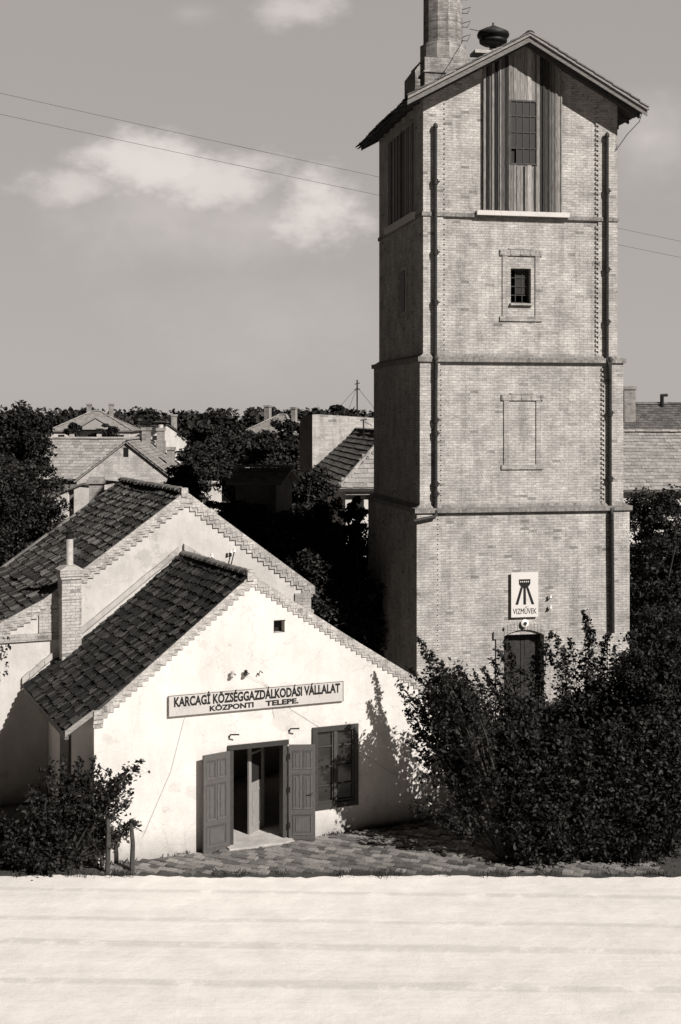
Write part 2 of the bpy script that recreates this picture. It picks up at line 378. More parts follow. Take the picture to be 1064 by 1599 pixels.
# ------------------------------------------------------------------ generic building pieces
def wall_holes(mb, prof, z0, y0, y1, holes=()):
    """wall from a top profile [(x,z)...] with rectangular holes (x0,x1,z0,z1)"""
    xs = sorted({p[0] for p in prof} | {h[0] for h in holes} | {h[1] for h in holes})
    def top(x):
        for a, b in zip(prof, prof[1:]):
            if a[0]-1e-9 <= x <= b[0]+1e-9: return a[1]+(b[1]-a[1])*(x-a[0])/(b[0]-a[0])
    for xa, xb in zip(xs, xs[1:]):
        xm = (xa+xb)/2; cuts = sorted([(h[2], h[3]) for h in holes if h[0] < xm < h[1]]); z = z0
        for c in cuts:
            if c[0] > z: mb.prism([(xa,z),(xb,z),(xb,c[0]),(xa,c[0])], y0, y1)
            z = c[1]
        mb.prism([(xa,z),(xb,z),(xb,top(xb)),(xa,top(xa))], y0, y1)
def tiles(mb, O, U, V, Lu, Lv, wu=.22, ev=.3, amp=.035, inside=None, lift=.05, sag=0.02, jit=.008, shade=None):
    O, U, V = Vector(O), Vector(U).normalized(), Vector(V).normalized(); Nn = U.cross(V)
    if Nn.z < 0: Nn = -Nn
    nu, nv = int(round(Lu/wu)), int(round(Lv/ev)); wu, ev = Lu/nu, Lv/nv
    sec = [(0, 0), (.2, .75), (.42, 1), (.64, .7), (.82, .1), (1.0, 0)] if amp else [(0, 0), (1, 0)]
    for j in range(nv):
        off = .5 if (amp == 0 and j % 2) else 0
        for i in range(-1 if off else 0, nu):
            uc, vc = (i+.5+off)*wu, (j+.5)*ev
            if inside and not inside(uc, vc): continue
            du = random.uniform(-jit, jit); dv = random.uniform(-jit, jit)*2; dh = random.uniform(-jit, jit)*.8; tw = random.uniform(-.02, .02)
            v0, v1 = j*ev+dv, (j+1)*ev+.07
            sg = -sag*math.sin(math.pi*min(1, max(0, vc/Lv)))-sag*.8*math.sin(uc*1.3+j*.17)
            var = random.random() if shade is None else shade(uc, vc)
            lo, hi, ed = [], [], []
            u0 = max(0, (i+off)*wu); u1 = min(Lu, (i+1+off)*wu)
            for s_, h_ in sec:
                u = u0+du+s_*(u1-u0-(.0 if amp else .004))
                lo.append(O+U*u+V*v0+Nn*(lift+amp*h_+dh+sg)); hi.append(O+U*(u+tw*.3)+V*v1+Nn*(.012+amp*h_*.9+dh+sg))
                ed.append(O+U*u+V*v0+Nn*(lift+amp*h_+dh+sg-.03))
            for k in range(len(sec)-1):
                mb.face([lo[k], lo[k+1], hi[k+1], hi[k]], var); mb.face([ed[k], ed[k+1], lo[k+1], lo[k]], var*.5)
def ridge_caps(mb, a, b, r=.12, l=.36):
    a, b = Vector(a), Vector(b); n = max(1, int((b-a).length/l)); d = (b-a).normalized(); side = d.cross(Vector((0,0,1))).normalized()
    for i in range(n):
        p = a+(b-a)*i/n; q = a+(b-a)*(i+1.12)/n; v = random.random(); ra, rb = r*1.08, r*.92; dz = random.uniform(-.01,.01)
        pr = [[c+side*rr*math.cos(t)+Vector((0,0,rr*.75*math.sin(t)+dz)) for t in [math.pi*k/6 for k in range(7)]] for c, rr in ((p, ra), (q, rb))]
        for k in range(6): mb.face([pr[0][k], pr[0][k+1], pr[1][k+1], pr[1][k]], v)
        mb.face(pr[0], v*.5)
def cornice(mb, xa, za, xb, zb, yw, layers, step=.14):
    """stepped brick verge under a raking roof edge: flat-bottomed teeth"""
    n = max(2, int(abs(xb-xa)/step)); f = lambda x: za+(zb-za)*(x-xa)/(xb-xa)
    for dep, th, ph in layers:
        for i in range(n):
            a = xa+(xb-xa)*(i+ph)/n; b = xa+(xb-xa)*(i+1+ph)/n
            if a > b: a, b = b, a
            bot = min(f(a), f(b))-th+random.uniform(-.006,.006)
            d2 = dep+random.uniform(-.004,.004)
            mb.prism([(a+.001,bot),(b-.001,bot),(b-.001,f(b)),(a+.001,f(a))], yw-d2, yw-.001)

# ------------------------------------------------------------------ WATER TOWER
TA = R(11.2); TO = Vector(((656-CX)/FP*39, 39, 0))
tw = root('water_tower', TO, TA, 'tall square brick water tower with gabled top and boarded belfry window', 'tower')
Z1, Z2, Z3, SL = 15.28, 10.92, 6.42, .545
APX, APZ = 3.2, 20.46                                 # roof underside line
rz = lambda x: APZ-SL*abs(x-APX)
wb = MB()
REC = .05
# tiers: (x0,x1,yfront,yback,z0,z1)
tiers = [(.12, 6.28, .08, 5.95, Z1, None), (.12, 6.28, .08, 5.95, Z2, Z1), (0, 6.44, 0, 6.25, Z3, Z2), (-.12, 6.6, -.1, 6.6, 0, Z3)]
holes2 = [(2.87, 3.51, 12.62, 13.68)]
holes1 = [(1.98, 4.46, 15.42, 19.2)]
holes3 = [(2.58, 3.84, .0, 2.62)]
for k, (x0, x1, yf, yb, z0, z1) in enumerate(tiers):
    th = .35; fr = yf+REC
    if k == 0:
        z1 = rz(x0)
        wall_holes(wb, [(x0, rz(x0)-.02), (APX, APZ-.02), (x1, rz(x1)-.02)], z0, fr, fr+th, holes1)
        wall_holes(wb, [(x0, rz(x0)-.02), (APX, APZ-.02), (x1, rz(x1)-.02)], z0, yb-th, yb)
        wb.box(x0, x0+th, fr+th, yb-th, z0, z1-.05); wb.box(x1-th, x1, fr+th, yb-th, z0, rz(x1)-.05)
    else:
        hs = {1: holes2, 2: [], 3: holes3}[k]
        wall_holes(wb, [(x0, z1), (x1, z1)], z0, fr, fr+th, hs)
        wb.box(x0, x1, yb-th, yb, z0, z1); wb.box(x0, x0+th, fr+th, yb-th, z0, z1); wb.box(x1-th, x1, fr+th, yb-th, z0, z1)
    zt0 = z0+(.13 if k < 3 else 0); zt1 = (z1-.12) if k else None
    # corner lisenes with toothed inner edge
    for side in (0, 1):
        a, b = (x0, x0+.62) if side == 0 else (x1-.62, x1)
        top = zt1 if k else min(rz(a), rz(b))-.02
        if k == 0:
            wall_holes(wb, [(a, rz(a)-.03), (b, rz(b)-.03)], z0, yf, fr)
        else: wb.box(a, b, yf, fr, z0, z1)
        z = zt0; 
        while z+.075 < top-.02:
            if side == 0: wb.box(b, b+.07, yf+.004, fr, z, z+.075)
            else: wb.box(a-.08, a, yf+.001, fr, z, z+.075)
            z += .15
# stepped dentils under the rakes of the gable
for sgn in (-1, 1):
    x = .9
    while x < 2.9:
        X = APX+sgn*(APX-.1-x) if sgn < 0 else APX+(APX-.15-x)
        X = APX+sgn*(2.95-(x-.0)) if False else APX+sgn*(3.0-x+.1)
        if abs(X-APX) > 1.27 and .75 < X < 5.65:
            wb.box(X-.07, X+.07, .084, .13, rz(X)-.36, rz(X)-.2)
        x += .16
    wb.prism([(p, q) for p, q in ([( .72, rz(.72)-.30), (1.96, rz(1.96)-.30), (1.96, rz(1.96)-.03), (.72, rz(.72)-.03)] if sgn < 0 else [(4.48, rz(4.48)-.30), (5.66, rz(5.66)-.30), (5.66, rz(5.66)-.03), (4.48, rz(4.48)-.03)])], .082, .13)
wb.build('wall', m_brick, tw)
# string courses
bd = MB()
def ring(mb, x0, x1, y0, y1, z0, z1, o):
    mb.box(x0-o, x1+o, y0-o, y0+.12, z0, z1); mb.box(x0-o, x1+o, y1-.12, y1+o, z0, z1)
    mb.box(x0-o, x0+.12, y0+.12, y1-.12, z0, z1); mb.box(x1-.12, x1+o, y0+.12, y1-.12, z0, z1)
ring(bd, .12, 6.28, .08, 5.95, Z1-.1, Z1+.02, .04); bd.build('string_course', m_brickband, tw)
for z, (x0, x1, y0, y1), (X0, X1, Y0, Y1) in ((Z2, (.12,6.28,.08,5.95), (0,6.44,0,6.25)), (Z3, (0,6.44,0,6.25), (-.12,6.6,-.1,6.6))):
    bd = MB(); ring(bd, X0, X1, Y0, Y1, z-.09, z+.05, .07)
    for (q0, q1, q2, q3) in ((X0, X1, Y0, y0+.0),):
        bd.face([(X0,Y0,z+.052),(X1,Y0,z+.052),(x1,y0,z+.15),(x0,y0,z+.15)])
    bd.face([(X0,Y1,z+.052),(X0,Y0,z+.052),(x0,y0,z+.15),(x0,y1,z+.15)]); bd.face([(X1,Y0,z+.052),(X1,Y1,z+.052),(x1,y1,z+.15),(x1,y0,z+.15)])
    bd.build('string_course', m_brickband, tw)
# window surrounds
def surround(x0, x1, z0, z1, yw, open_=None):
    s = MB(); p = .035
    s.box(x0+.08, x0+.24, yw-p, yw, z0+.14, z1-.18); s.box(x1-.22, x1-.07, yw-p, yw, z0+.14, z1-.18)
    s.box(x0, x1, yw-p-.015, yw, z1-.18, z1); s.box(x0+.28, x1-.3, yw-p-.03, yw, z1, z1+.05); s.box(x0, x1, yw-p-.015, yw, z0, z0+.14)
    for k in range(5): s.box(x0+.02+k*(x1-x0-.1)/4, x0+.08+k*(x1-x0-.1)/4, yw-p-.03, yw-p-.015, z1-.16, z1-.02)
    return s.build('window_surround', m_trim, tw)
surround(2.52, 3.86, 12.08, 14.24, .08+REC); surround(2.54, 3.86, 7.6, 9.86, REC)
# small window, third level
wf = MB(); a, b, c, d = holes2[0]; yw = .32
wf.box(a, a+.05, yw, yw+.05, c, d); wf.box(b-.05, b, yw, yw+.05, c, d); wf.box(a+.05, b-.05, yw, yw+.05, c, c+.05); wf.box(a+.05, b-.05, yw, yw+.05, d-.05, d)
for f in (1/3, 2/3): wf.box(a+(b-a)*f-.012, a+(b-a)*f+.012, yw+.005, yw+.03, c+.05, d-.05)
for f in (.25, .5, .75): wf.box(a+.05, b-.05, yw-.001, yw+.022, c+(d-c)*f-.012, c+(d-c)*f+.012)
win = wf.build('window', m_metal, tw)
pn = MB(); pn.box(a+.22, b-.05, yw+.024, yw+.028, c+.3, d-.05); pn.build('pane', m_pane2, win)
sm = MB(); sm.box(a-.03, b+.03, .03, .3, c-.06, c+.0); sm.build('window_sill', m_trim, tw)
# boarded upper opening
pk = MB(); x0, x1, z0, z1 = 1.98, 4.46, 15.36, 19.95; wx0, wx1, wz0, wz1 = 2.80, 3.66, 16.8, 18.75
x = x0; k = 0; pat = [.08,.45,.12,.3,.06,.62,.5]
while x < x1-.02:
    wv = random.uniform(.07, .15); xe = min(x+wv, x1)
    if xe < wx1 and x < wx0 and xe > wx0: xe = wx0
    if x < wx1 and xe > wx1: xe = wx1
    xm = (x+xe)/2; dp = random.uniform(-.02, .02)
    inner = wx0 <= xm <= wx1
    base = (random.choice([.02,.12,.6,.05,.3,.2]) if xm < wx0 else random.choice([.05,.25,.5,.1,.65,.3]) if xm > wx1 else random.choice([.4,.7,.95,.25,.6]))
    top = lambda q: rz(q)-.02
    if inner:
        pk.prism([(x,z0),(xe-.008,z0),(xe-.008,wz0),(x,wz0)], .02+dp, .07, base); base = min(1, base*1.1)
        pk.prism([(x,wz1),(xe-.008,wz1),(xe-.008,top(xe)),(x,top(x))], .02+dp, .07, base)
    else:
        pk.prism([(x,z0),(xe-.008,z0),(xe-.008,top(xe)),(x,top(x))], .02+dp, .07, base)
    if random.random() < .6: pk.box(xe-.03, xe+.012, -.005+dp, .018+dp, z0+.05, wz0-.05 if inner else min(rz(xe), rz(x))-.1, random.choice([.0,.1,.6]))
    x = xe
pk.box(x0, x1, .09, .12, z0, 18.9, .0)
pk2 = pk
pl = pk.build('plank_panel', m_wood, tw)
# hide nothing behind the window: cut-out is glazed with a 4 x 4 steel sash
sf = MB(); yw = -.01
sf.box(wx0, wx0+.04, yw, yw+.08, wz0, wz1); sf.box(wx1-.04, wx1, yw, yw+.08, wz0, wz1); sf.box(wx0+.04, wx1-.04, yw, yw+.08, wz0, wz0+.04); sf.box(wx0+.04, wx1-.04, yw, yw+.08, wz1-.05, wz1)
for f in (.25,.5,.75):
    sf.box(wx0+(wx1-wx0)*f-.011, wx0+(wx1-wx0)*f+.011, yw+.01, yw+.05, wz0+.04, wz1-.05)
    sf.box(wx0+.04, wx1-.04, yw+.005, yw+.045, wz0+(wz1-wz0)*f-.013, wz0+(wz1-wz0)*f+.013)
sash = sf.build('window', m_metal, tw)
gp = MB()
for i in range(4):
    for j in range(4):
        if (i, j) in ((0, 0),): continue
        A = wx0+(wx1-wx0)*i/4+.012; B = wx0+(wx1-wx0)*(i+1)/4-.012; Cc = wz0+(wz1-wz0)*j/4+.014; D = wz0+(wz1-wz0)*(j+1)/4-.014
        gp.box(A, B, yw+.03+(i-1.5)*.0, yw+.034, Cc, D)
gp.build('pane', m_pane2, sash)
bk = MB(); bk.box(wx0, wx0+.24, .072, .086, wz0, wz0+.5); bk.build('broken_pane_backing', m_black, sash)
sl_ = MB(); sl_.box(1.76, 4.68, -.06, .12, 15.24, 15.38); sl_.build('window_sill', m_sill, tw)
# left side: boarded opening, sill, slit window
lp = MB(); y = 1.0
while y < 4.5:
    lp.box(.10-.012*random.random(), .118, y, y+.13, 15.4, 18.2); y += .14
lp.build('plank_panel', m_wood, tw)
ls = MB(); ls.box(-.02, .11, .9, 4.6, 15.22, 15.42); ls.build('window_sill', m_sill, tw)
lw = MB(); lw.box(.06, .118, 1.9, 3.2, 12.2, 12.34); lw.box(.06, .118, 1.9, 3.2, 13.95, 14.1); lw.box(.07,.118,1.95,2.1,12.34,13.95); lw.box(.07,.118,3.0,3.15,12.34,13.95); lw.build('window_surround', m_trim, tw)
lw = MB(); lw.box(.1, .117, 2.3, 2.8, 12.5, 13.8); lw.build('window', m_black, tw)
# roof
rf = MB(); ov, of, ob = .62, -.60, 6.55
for sgn in (-1, 1):
    xe = (APX-3.72) if sgn < 0 else (APX+3.68); ze = APZ-SL*3.7
    rf.slab([(xe, of, ze), (APX, of, APZ), (APX, ob, APZ), (xe, ob, ze)], .03)
    for y in np.arange(of+.25, ob, .8): rf.prism([(xe+(-sgn)*.05, ze-.15), (APX, APZ-.16), (APX, APZ-.03), (xe+(-sgn)*.05, ze-.035)] if sgn < 0 else [(APX, APZ-.16), (xe-.05, ze-.15), (xe-.05, ze-.035), (APX, APZ-.03)], y, y+.1)
rf.build('roof_boarding', m_wooddk, tw)
rt = MB()
sl_len = math.hypot(3.74, 3.74*SL)
for sgn in (-1, 1):
    xe = APX+sgn*3.76; ze = APZ-SL*3.76+.04
    tiles(rt, (xe, of-.06, ze), (0, 1, 0), (-sgn, 0, SL), ob-of+.1, sl_len+.05, .22, .3, .03)
ridge_caps(rt, (APX, of-.08, APZ+.1), (APX, ob, APZ+.1), .14)
rt.build('roof', m_tile2, tw)
vb = MB()
for sgn in (-1, 1):
    xe = APX+sgn*3.74; ze = APZ-SL*3.74
    P = [(APX, APZ-.13), (xe, ze-.13), (xe, ze+.03), (APX, APZ+.03)]; P = P if sgn > 0 else P[::-1]
    vb.prism(P, of-.04, of-.005, .4)
    P = [(APX, APZ+.035), (xe, ze+.035), (xe, ze+.11), (APX, APZ+.11)]; P = P if sgn > 0 else P[::-1]
    vb.prism(P, of-.1, of-.03, .95)
    n = 13
    for k in range(n):                              # verge tiles, slightly uneven
        a = APX+sgn*3.74*k/n; b = APX+sgn*3.74*(k+1.08)/n; za, zb = APZ-SL*abs(a-APX), APZ-SL*abs(b-APX); dz = random.uniform(.0,.02)
        P = [(a, za+.112+dz), (b, zb+.112+dz+.02), (b, zb+.16+dz+.02), (a, za+.15+dz)]; P = P if sgn > 0 else P[::-1]
        vb.prism(P, of-.13, of+.1, random.random())
vb.build('verge', m_woodedge, tw)
# drainpipes on both lisenes, each pipe with its collars
def downpipe(x, y, z0, z1, collars, elbow=None):
    p = MB(); pts = [(x, y, z1), (x, y, z0)]
    if elbow: pts += elbow
    p.tube(pts, .055, 8); p.lathe([(0,.1),(.055,.06),(.075,0),(.075,-.06)], (x, y, z1), 10)
    for z in collars: p.lathe([(.056,.07),(.09,.06),(.075,-.1),(.056,-.1)], (x, y, z), 10); p.box(x-.02, x+.14, y, y+.12, z-.02, z+.02)
    p.build('downpipe', m_pipe, tw)
downpipe(.47, -.03, Z2+.1, 17.85, (16.2, 14.1, 12.6), [(.47, -.13, Z2-.15), (.46, -.13, Z2-.6)])
downpipe(.46, -.1, Z3+.05, Z2+.02, (9.1, 8.7, 7.2, 6.9), [(.46, -.16, Z3-.1), (.4, -.2, Z3-.2), (-.25, -.2, Z3-.32)])
downpipe(5.9, -.03, Z2+.1, 17.8, (16.1, 13.7, 12.1), [(5.92, -.13, Z2-.15), (5.96, -.13, Z2-.6)])
downpipe(5.97, -.1, Z3+.05, Z2+.02, (9.3, 7.3), [(5.99, -.2, Z3-.2), (6.02, -.2, 2.6)])
# door: brick arch surround, recessed dark leaves
ds = MB(); zs = 2.62
ds.box(2.34, 2.575, -.1, -.05, 0, zs-.1); ds.box(3.845, 4.08, -.1, -.05, 0, zs-.1)
ds.box(2.26, 2.575, -.12, -.05, zs-.1, zs+.12); ds.box(3.845, 4.16, -.12, -.05, zs-.1, zs+.12)
def arc(x): return .24*math.cos((x-3.21)/.64*math.pi/2.2)-.04
n = 18
for k in range(n):
    a = 2.26+(1.90)*k/n; b = a+1.90/n
    f = lambda q: zs+.12+.26*math.cos((q-3.21)/.95*math.pi/2)
    g = lambda q: zs-.2+.36*math.cos((q-3.21)/.95*math.pi/2)
    if b < 2.58 or a > 3.84: continue
    ds.prism([(a+.006, max(g(a),zs-.05)), (b-.006, max(g(b),zs-.05)), (b-.006, f(b)), (a+.006, f(a))], -.13, -.05)
ds.build('door_surround', m_trim, tw)
dd = MB()
for k in range(2):
    a = 2.58+k*.63; dd.box(a+.01, a+.62, .22, .28, 0, 2.62, .2)
    for zz in (.15, 1.0, 1.85): dd.box(a+.12, a+.5, .205, .219, zz, zz+.65, .9 if k == 0 else .5)
dd.build('door', m_pipe, tw)
st = MB(); st.box(2.4, 4.0, -.5, -.11, 0, .18); st.build('doorstep', m_sill, tw)
# lamp above door, insulator hooks
lm = MB(); lm.lathe([(0,.05),(.06,.05),(.12,.02),(.125,-.02),(.11,-.02),(.05,.0)], (0,0,0), 14); o = lm.build('lamp_reflector', m_porc, tw); o.location = (3.2, -.2, 2.98); o.rotation_euler = (R(80),0,0)
lm = MB(); lm.lathe([(0,.07),(.045,.065),(.05,.055)], (0,0,0), 10); o = lm.build('lamp_bulb', m_black, tw); o.location = (3.2, -.215, 2.98); o.rotation_euler = (R(80),0,0)
lm = MB(); lm.tube([(3.2, -.1, 3.06), (3.2, -.22, 3.04)], .015, 6); lm.lathe([(0,-.1),(.035,-.08),(.045,-.03),(.03,.0)], (3.2,-.22,2.98), 10); lm.build('lamp_bracket', m_black, tw)
for z in (3.72, 3.4):
    ins = MB(); ins.tube([(3.95, -.04, z-.06), (3.95, -.14, z-.06), (4.02, -.16, z)], .012, 6, cap=True); h = ins.build('insulator_bracket', m_black, tw)
    ins = MB(); ins.lathe([(0,.1),(.035,.09),(.03,.05),(.045,.0),(.0,.0)], (4.03,-.16,z), 10); ins.build('insulator', m_porc, h)

# sign on tower
def text_obj(name, body, size, xscale, off, m, parent, loc, align='CENTER', rot=(R(90),0,0), ext=.004, spacing=1.0):
    c = bpy.data.curves.new(name, 'FONT'); c.body = body; c.size = size; c.offset = off; c.extrude = ext; c.align_x = align; c.space_character = spacing; c.resolution_u = 3
    o = bpy.data.objects.new('tmp', c); C.objects.link(o); dg = bpy.context.evaluated_depsgraph_get()
    me = bpy.data.meshes.new_from_object(o.evaluated_get(dg)); bpy.data.objects.remove(o)
    me.materials.clear(); me.materials.append(m); o = bpy.data.objects.new(name, me); C.objects.link(o); o.parent = parent
    o.location = loc; o.rotation_euler = rot; o.scale = (xscale, 1, 1); return o
def loc_w(org, ang, x, y, z): return Vector((org.x+x*math.cos(ang)-y*math.sin(ang), org.y+x*math.sin(ang)+y*math.cos(ang), z))
ts = root('waterworks_sign', loc_w(TO, TA, 2.79, -.11, 3.16), TA, 'white upright sign with black water tower emblem above the arched tower door', 'sign')
s = MB(); s.box(0, .85, -.05, -.02, 0, 1.35); s.box(.05, .1, -.02, .055, .1, 1.25); s.box(.75, .8, -.02, .055, .1, 1.25); s.build('board', m_signw, ts)
s = MB(); yq = (-.056, -.051)
s.prism([(.24,1.14),(.24,1.0),(.30,.92),(.36,.88),(.48,.88),(.54,.92),(.60,1.0),(.60,1.14)][::-1][::-1], *yq)
for (a, b) in (((.29,.9), (.13,.38)), ((.38,.9), (.38,.38)), ((.46,.9), (.64,.38))):
    s.prism([(b[0], b[1]), (b[0]+.085, b[1]), (a[0]+.075, a[1]), (a[0], a[1])], *yq)
s.build('emblem', m_black, ts)
for k in range(5): s = MB(); s.box(.275+k*.06, .31+k*.06, -.059, -.0565, 1.05, 1.085); s.build('emblem_window', m_signw, ts)
text_obj('lettering', 'VIZMŰVEK', .235, .66, .0, m_black, ts, (.425, -.052, .1))

# siren on ridge
sr = root('siren', loc_w(TO, TA, 3.27, 3.1, 20.92), TA, 'round mushroom-shaped rooftop siren on the tower ridge beside the chimney', 'siren')
s = MB(); s.box(-.28, .28, -.25, .25, -.6, .0); s.box(-.7, .3, -.3, .3, .0, .1); s.tube([(0,0,.1),(0,0,.2)], .15, 10); s.build('base', m_conc, sr)
s = MB(); s.lathe([(.12,.16),(.12,.34),(.34,.36),(.44,.42),(.46,.5),(.40,.53),(.40,.56),(.50,.6),(.53,.68),(.5,.74)], (0,0,0), 28); s.build('horn', m_black, sr, True)
s = MB(); s.lathe([(.51,.7),(.5,.76),(.3,.86),(.12,.95),(.03,1.0),(.03,1.08),(0,1.09)], (0,0,0), 28); s.build('cap', m_metal, sr, True)

# factory chimney behind
cx, cy = 3.12, 8.6
CO = loc_w(TO, TA, cx, cy, 0)
ch = root('factory_chimney', CO, TA, 'round brick factory chimney on a square base rising behind the tower', 'chimney')
s = MB(); s.box(-.95, .95, -1.0, 1.0, 0, 22.05); s.box(-1.0,1.0,-1.05,1.05,21.5,21.56)
s.prism([(-1.25,0),(-.95,0),(-.95,22.0),(-1.25,21.6)], -.8, .8); s.build('base', m_chim, ch)
s = MB(); n = 12
s.lathe([(.86,22.05),(.86,22.7),(.74,22.75),(.72,30)], (0,0,0), n); s.build('shaft', m_chim, ch)
for k in range(9):
    z = 23.0+k*.5; s = MB(); s.tube([(.62,-.42,z),(.90,-.5,z+.08),(.80,-.44,z-.14),(.62,-.40,z-.12)], .016, 5); s.build('rung', m_metal, ch)

# ------------------------------------------------------------------ SMALL HOUSE (front gable)
sh = root('small_house', HO, HA, 'small whitewashed gabled house with dark tiled roof, open double doors and sign', 'house')
YB = 5.05
prof = [(0, 3.12), (3.34, 5.72), (5.57, 4.26), (7.23, 3.22), (8.94, 2.15)]
door = (2.9, 4.16, .1, 2.12); wndw = (4.8, 5.83, .66, 2.40); vent = (3.90, 4.14, 4.54, 4.79)
s = MB(); wall_holes(s, prof, 0, 0, .38, [door, wndw, vent])
s.box(0, .38, .38, 2.3, 0, 3.0); s.box(0, .38, 2.3, 3.6, 2.22, 3.0); s.box(0, .38, 3.6, YB-.02, 0, 3.0); s.box(8.56, 8.94, .38, YB-.02, 0, 2.1)
s.build('wall', m_white, sh)
s = MB(); s.box(.4, 8.5, .4, YB-.1, .05, .1); s.build('floor', m_conc, sh)
s = MB(); s.box(.2, .26, 2.31, 3.59, 0, 2.21); s.build('side_door', m_wooddk, sh)
# roof
s = MB(); zr = 5.80
eL, eR = (-.56, 2.84), (9.25, 2.05)
s.slab([(eL[0], -.02, eL[1]-.06), (3.34, -.02, zr-.06), (3.34, YB, zr-.06), (eL[0], YB, eL[1]-.06)], .05)
s.slab([(3.34, .02, zr-.08), (eR[0], .02, eR[1]), (eR[0], YB, eR[1]), (3.34, YB, zr-.08)], .05)
s.build('roof_boarding', m_wooddk, sh)
s = MB(); vv = Vector((3.34-eL[0], 0, zr-eL[1]))
tiles(s, (eL[0], -.03, eL[1]-.04), (0,1,0), vv, YB+.0, vv.length, .165, .225, .038, lift=.055, sag=.03, jit=.016)
vv2 = Vector((3.34-eR[0], 0, zr-eR[1]-.02))
tiles(s, (eR[0], .1, eR[1]), (0,1,0), vv2, YB-.1, vv2.length, .22, .33, .03, jit=.005)
s.build('roof', m_tile, sh)
s = MB(); ridge_caps(s, (3.34, .02, zr+.03), (3.34, YB-.05, zr-.02), .12); s.build('ridge', m_ridge, sh)
s = MB()
cornice(s, .16, 3.26, 3.34, 5.80, 0, [(.025, .21, 0), (.04, .12, .4)], .12)
cornice(s, 3.34, 5.86, 5.57, 4.40, 0, [(.025, .21, 0), (.04, .13, .4)], .12)
cornice(s, 5.57, 4.40, 7.23, 3.36, 0, [(.025, .21, 0), (.04, .13, .4)], .12); cornice(s, 7.23, 3.36, 9.0, 2.3, 0, [(.025, .21, 0), (.04, .13, .4)], .12)
s.box(3.27, 3.42, -.08, .08, 5.7, 5.93)
for k in range(4): s.box(-.02, .18, -.03-.025*k, .02, 2.86+k*.09, 2.945+k*.09)
s.build('cornice', m_trimdk, sh)
s = MB(); s.prism([(-.6, 2.74), (-.02, 3.12), (-.02, 3.24), (-.6, 2.86)], -.06, -.02, .9); s.box(-.6, -.52, -.02, YB-.1, 2.68, 2.80, .2)
for y in np.arange(.3, 4.9, .75): s.prism([(-.55, 2.74), (0, 3.1), (0, 3.0), (-.55, 2.66)][::-1], y, y+.1, .2)
s.build('eaves_board', m_woodedge, sh)
# mortar fillet where the roof meets the taller wall
for a, b in (((-.62, 2.92), (.25, 3.60)), ((.68, 3.94), (3.2, 5.86)), ((3.34, 5.94), (4.2, 5.44))):
    n = 10; s = MB()
    for k in range(n):
        xa, xb = a[0]+(b[0]-a[0])*k/n, a[0]+(b[0]-a[0])*(k+1)/n; za, zb = a[1]+(b[1]-a[1])*k/n, a[1]+(b[1]-a[1])*(k+1)/n
        j = random.uniform(-.012, .012); s.prism([(xa, za-.06), (xb, zb-.06), (xb, zb+.09+j), (xa, za+.09+j)], YB-.1+j, YB-.004)
    s.build('mortar_fillet', m_fill, sh)
# door frame
dx0, dx1, dz0, dz1 = door
s = MB(); s.box(dx0-.03, dx0+.07, -.03, .2, dz0, dz1); s.box(dx1-.07, dx1+.03, -.03, .2, dz0, dz1); s.box(dx0-.06, dx1+.06, -.045, .2, dz1, dz1+.1)
s.build('door_frame', m_frame, sh)
def door_leaf(name, w, h, hinge, ang, m, panels, parent, handle_side):
    e = MB(); e.box(0, w, 0, .045, 0, h, .5)
    for (pa, pb, pc, pd) in panels:                  # raised frame mouldings and inset panels, both faces
        for y0, y1 in ((-.012, -.0005), (.0455, .057)):
            e.box(pa, pb, y0, y1, pc, pc+.03, .9); e.box(pa, pb, y0, y1, pd-.03, pd, .1); e.box(pa, pa+.03, y0, y1, pc+.03, pd-.03, .2); e.box(pb-.03, pb, y0, y1, pc+.03, pd-.03, .9)
            ym = y0 if y0 < 0 else y1-.006
            e.box(pa+.07, pb-.07, ym+.001, ym+.006, pc+.07, pd-.07, .7)
    o = e.build(name, m, parent); o.location = hinge; o.rotation_euler = (0,0,ang)
    h_ = MB(); hx = w-.06 if handle_side else .06
    h_.tube([(hx,-.0,1.0),(hx,-.06,1.0),(hx-.09,-.06,1.0)], .011, 6); hh = h_.build('handle', m_metal, o)
    for z in (.25, h/2, h-.3): g = MB(); g.box(-.012, .03, -.014, .0, z, z+.12); g.build('hinge', m_black, o)
    return o
pn_ = [(.08,.31,.12,.62),(.34,.57,.12,.62),(.08,.31,.72,1.42),(.34,.57,.72,1.42),(.08,.31,1.52,1.92),(.34,.57,1.52,1.92)]
pn_ = [(.09,.57,.1,.55),(.09,.31,.66,1.42),(.35,.57,.66,1.42),(.09,.31,1.52,1.92),(.35,.57,1.52,1.92)]
door_leaf('door_leaf', .65, 2.04, (dx0-.04, -.05, .08), R(180+14), m_door, pn_, sh, True)
door_leaf('door_leaf', .57, 2.04, (dx1+.04, -.09, .08), R(-20), m_door, [(a*.88,b*.88,c,d) for a,b,c,d in pn_], sh, True)
# inner door leaf half open: lower panel, glazed top
e = MB(); e.box(0, .62, 0, .04, 0, 1.1, .6); e.box(0, .1, 0, .04, 1.1, 2.0, .6); e.box(.52, .62, 0, .04, 1.1, 2.0, .6); e.box(.1, .52, 0, .04, 1.9, 2.0, .6); e.box(.1, .52, .005, .035, 1.72, 1.76, .6)
e.box(.14,.48,-.012,-.001,.15,.19,.8); e.box(.14,.48,-.012,-.001,.9,.94,.8); e.box(.14,.18,-.012,-.001,.19,.9,.8); e.box(.44,.48,-.012,-.001,.19,.9,.8)
o = e.build('inner_door', m_doorin, sh); o.location = (dx0+.60, .5, .1); o.rotation_euler = (0,0,R(38))
e = MB(); e.box(.1, .52, .015, .02, 1.1, 1.9); e.build('pane', m_glass, o)
s = MB(); s.box(dx0-.1, dx1+.1, -.28, .4, .0, .115); s.build('doorstep', m_kerb, sh)
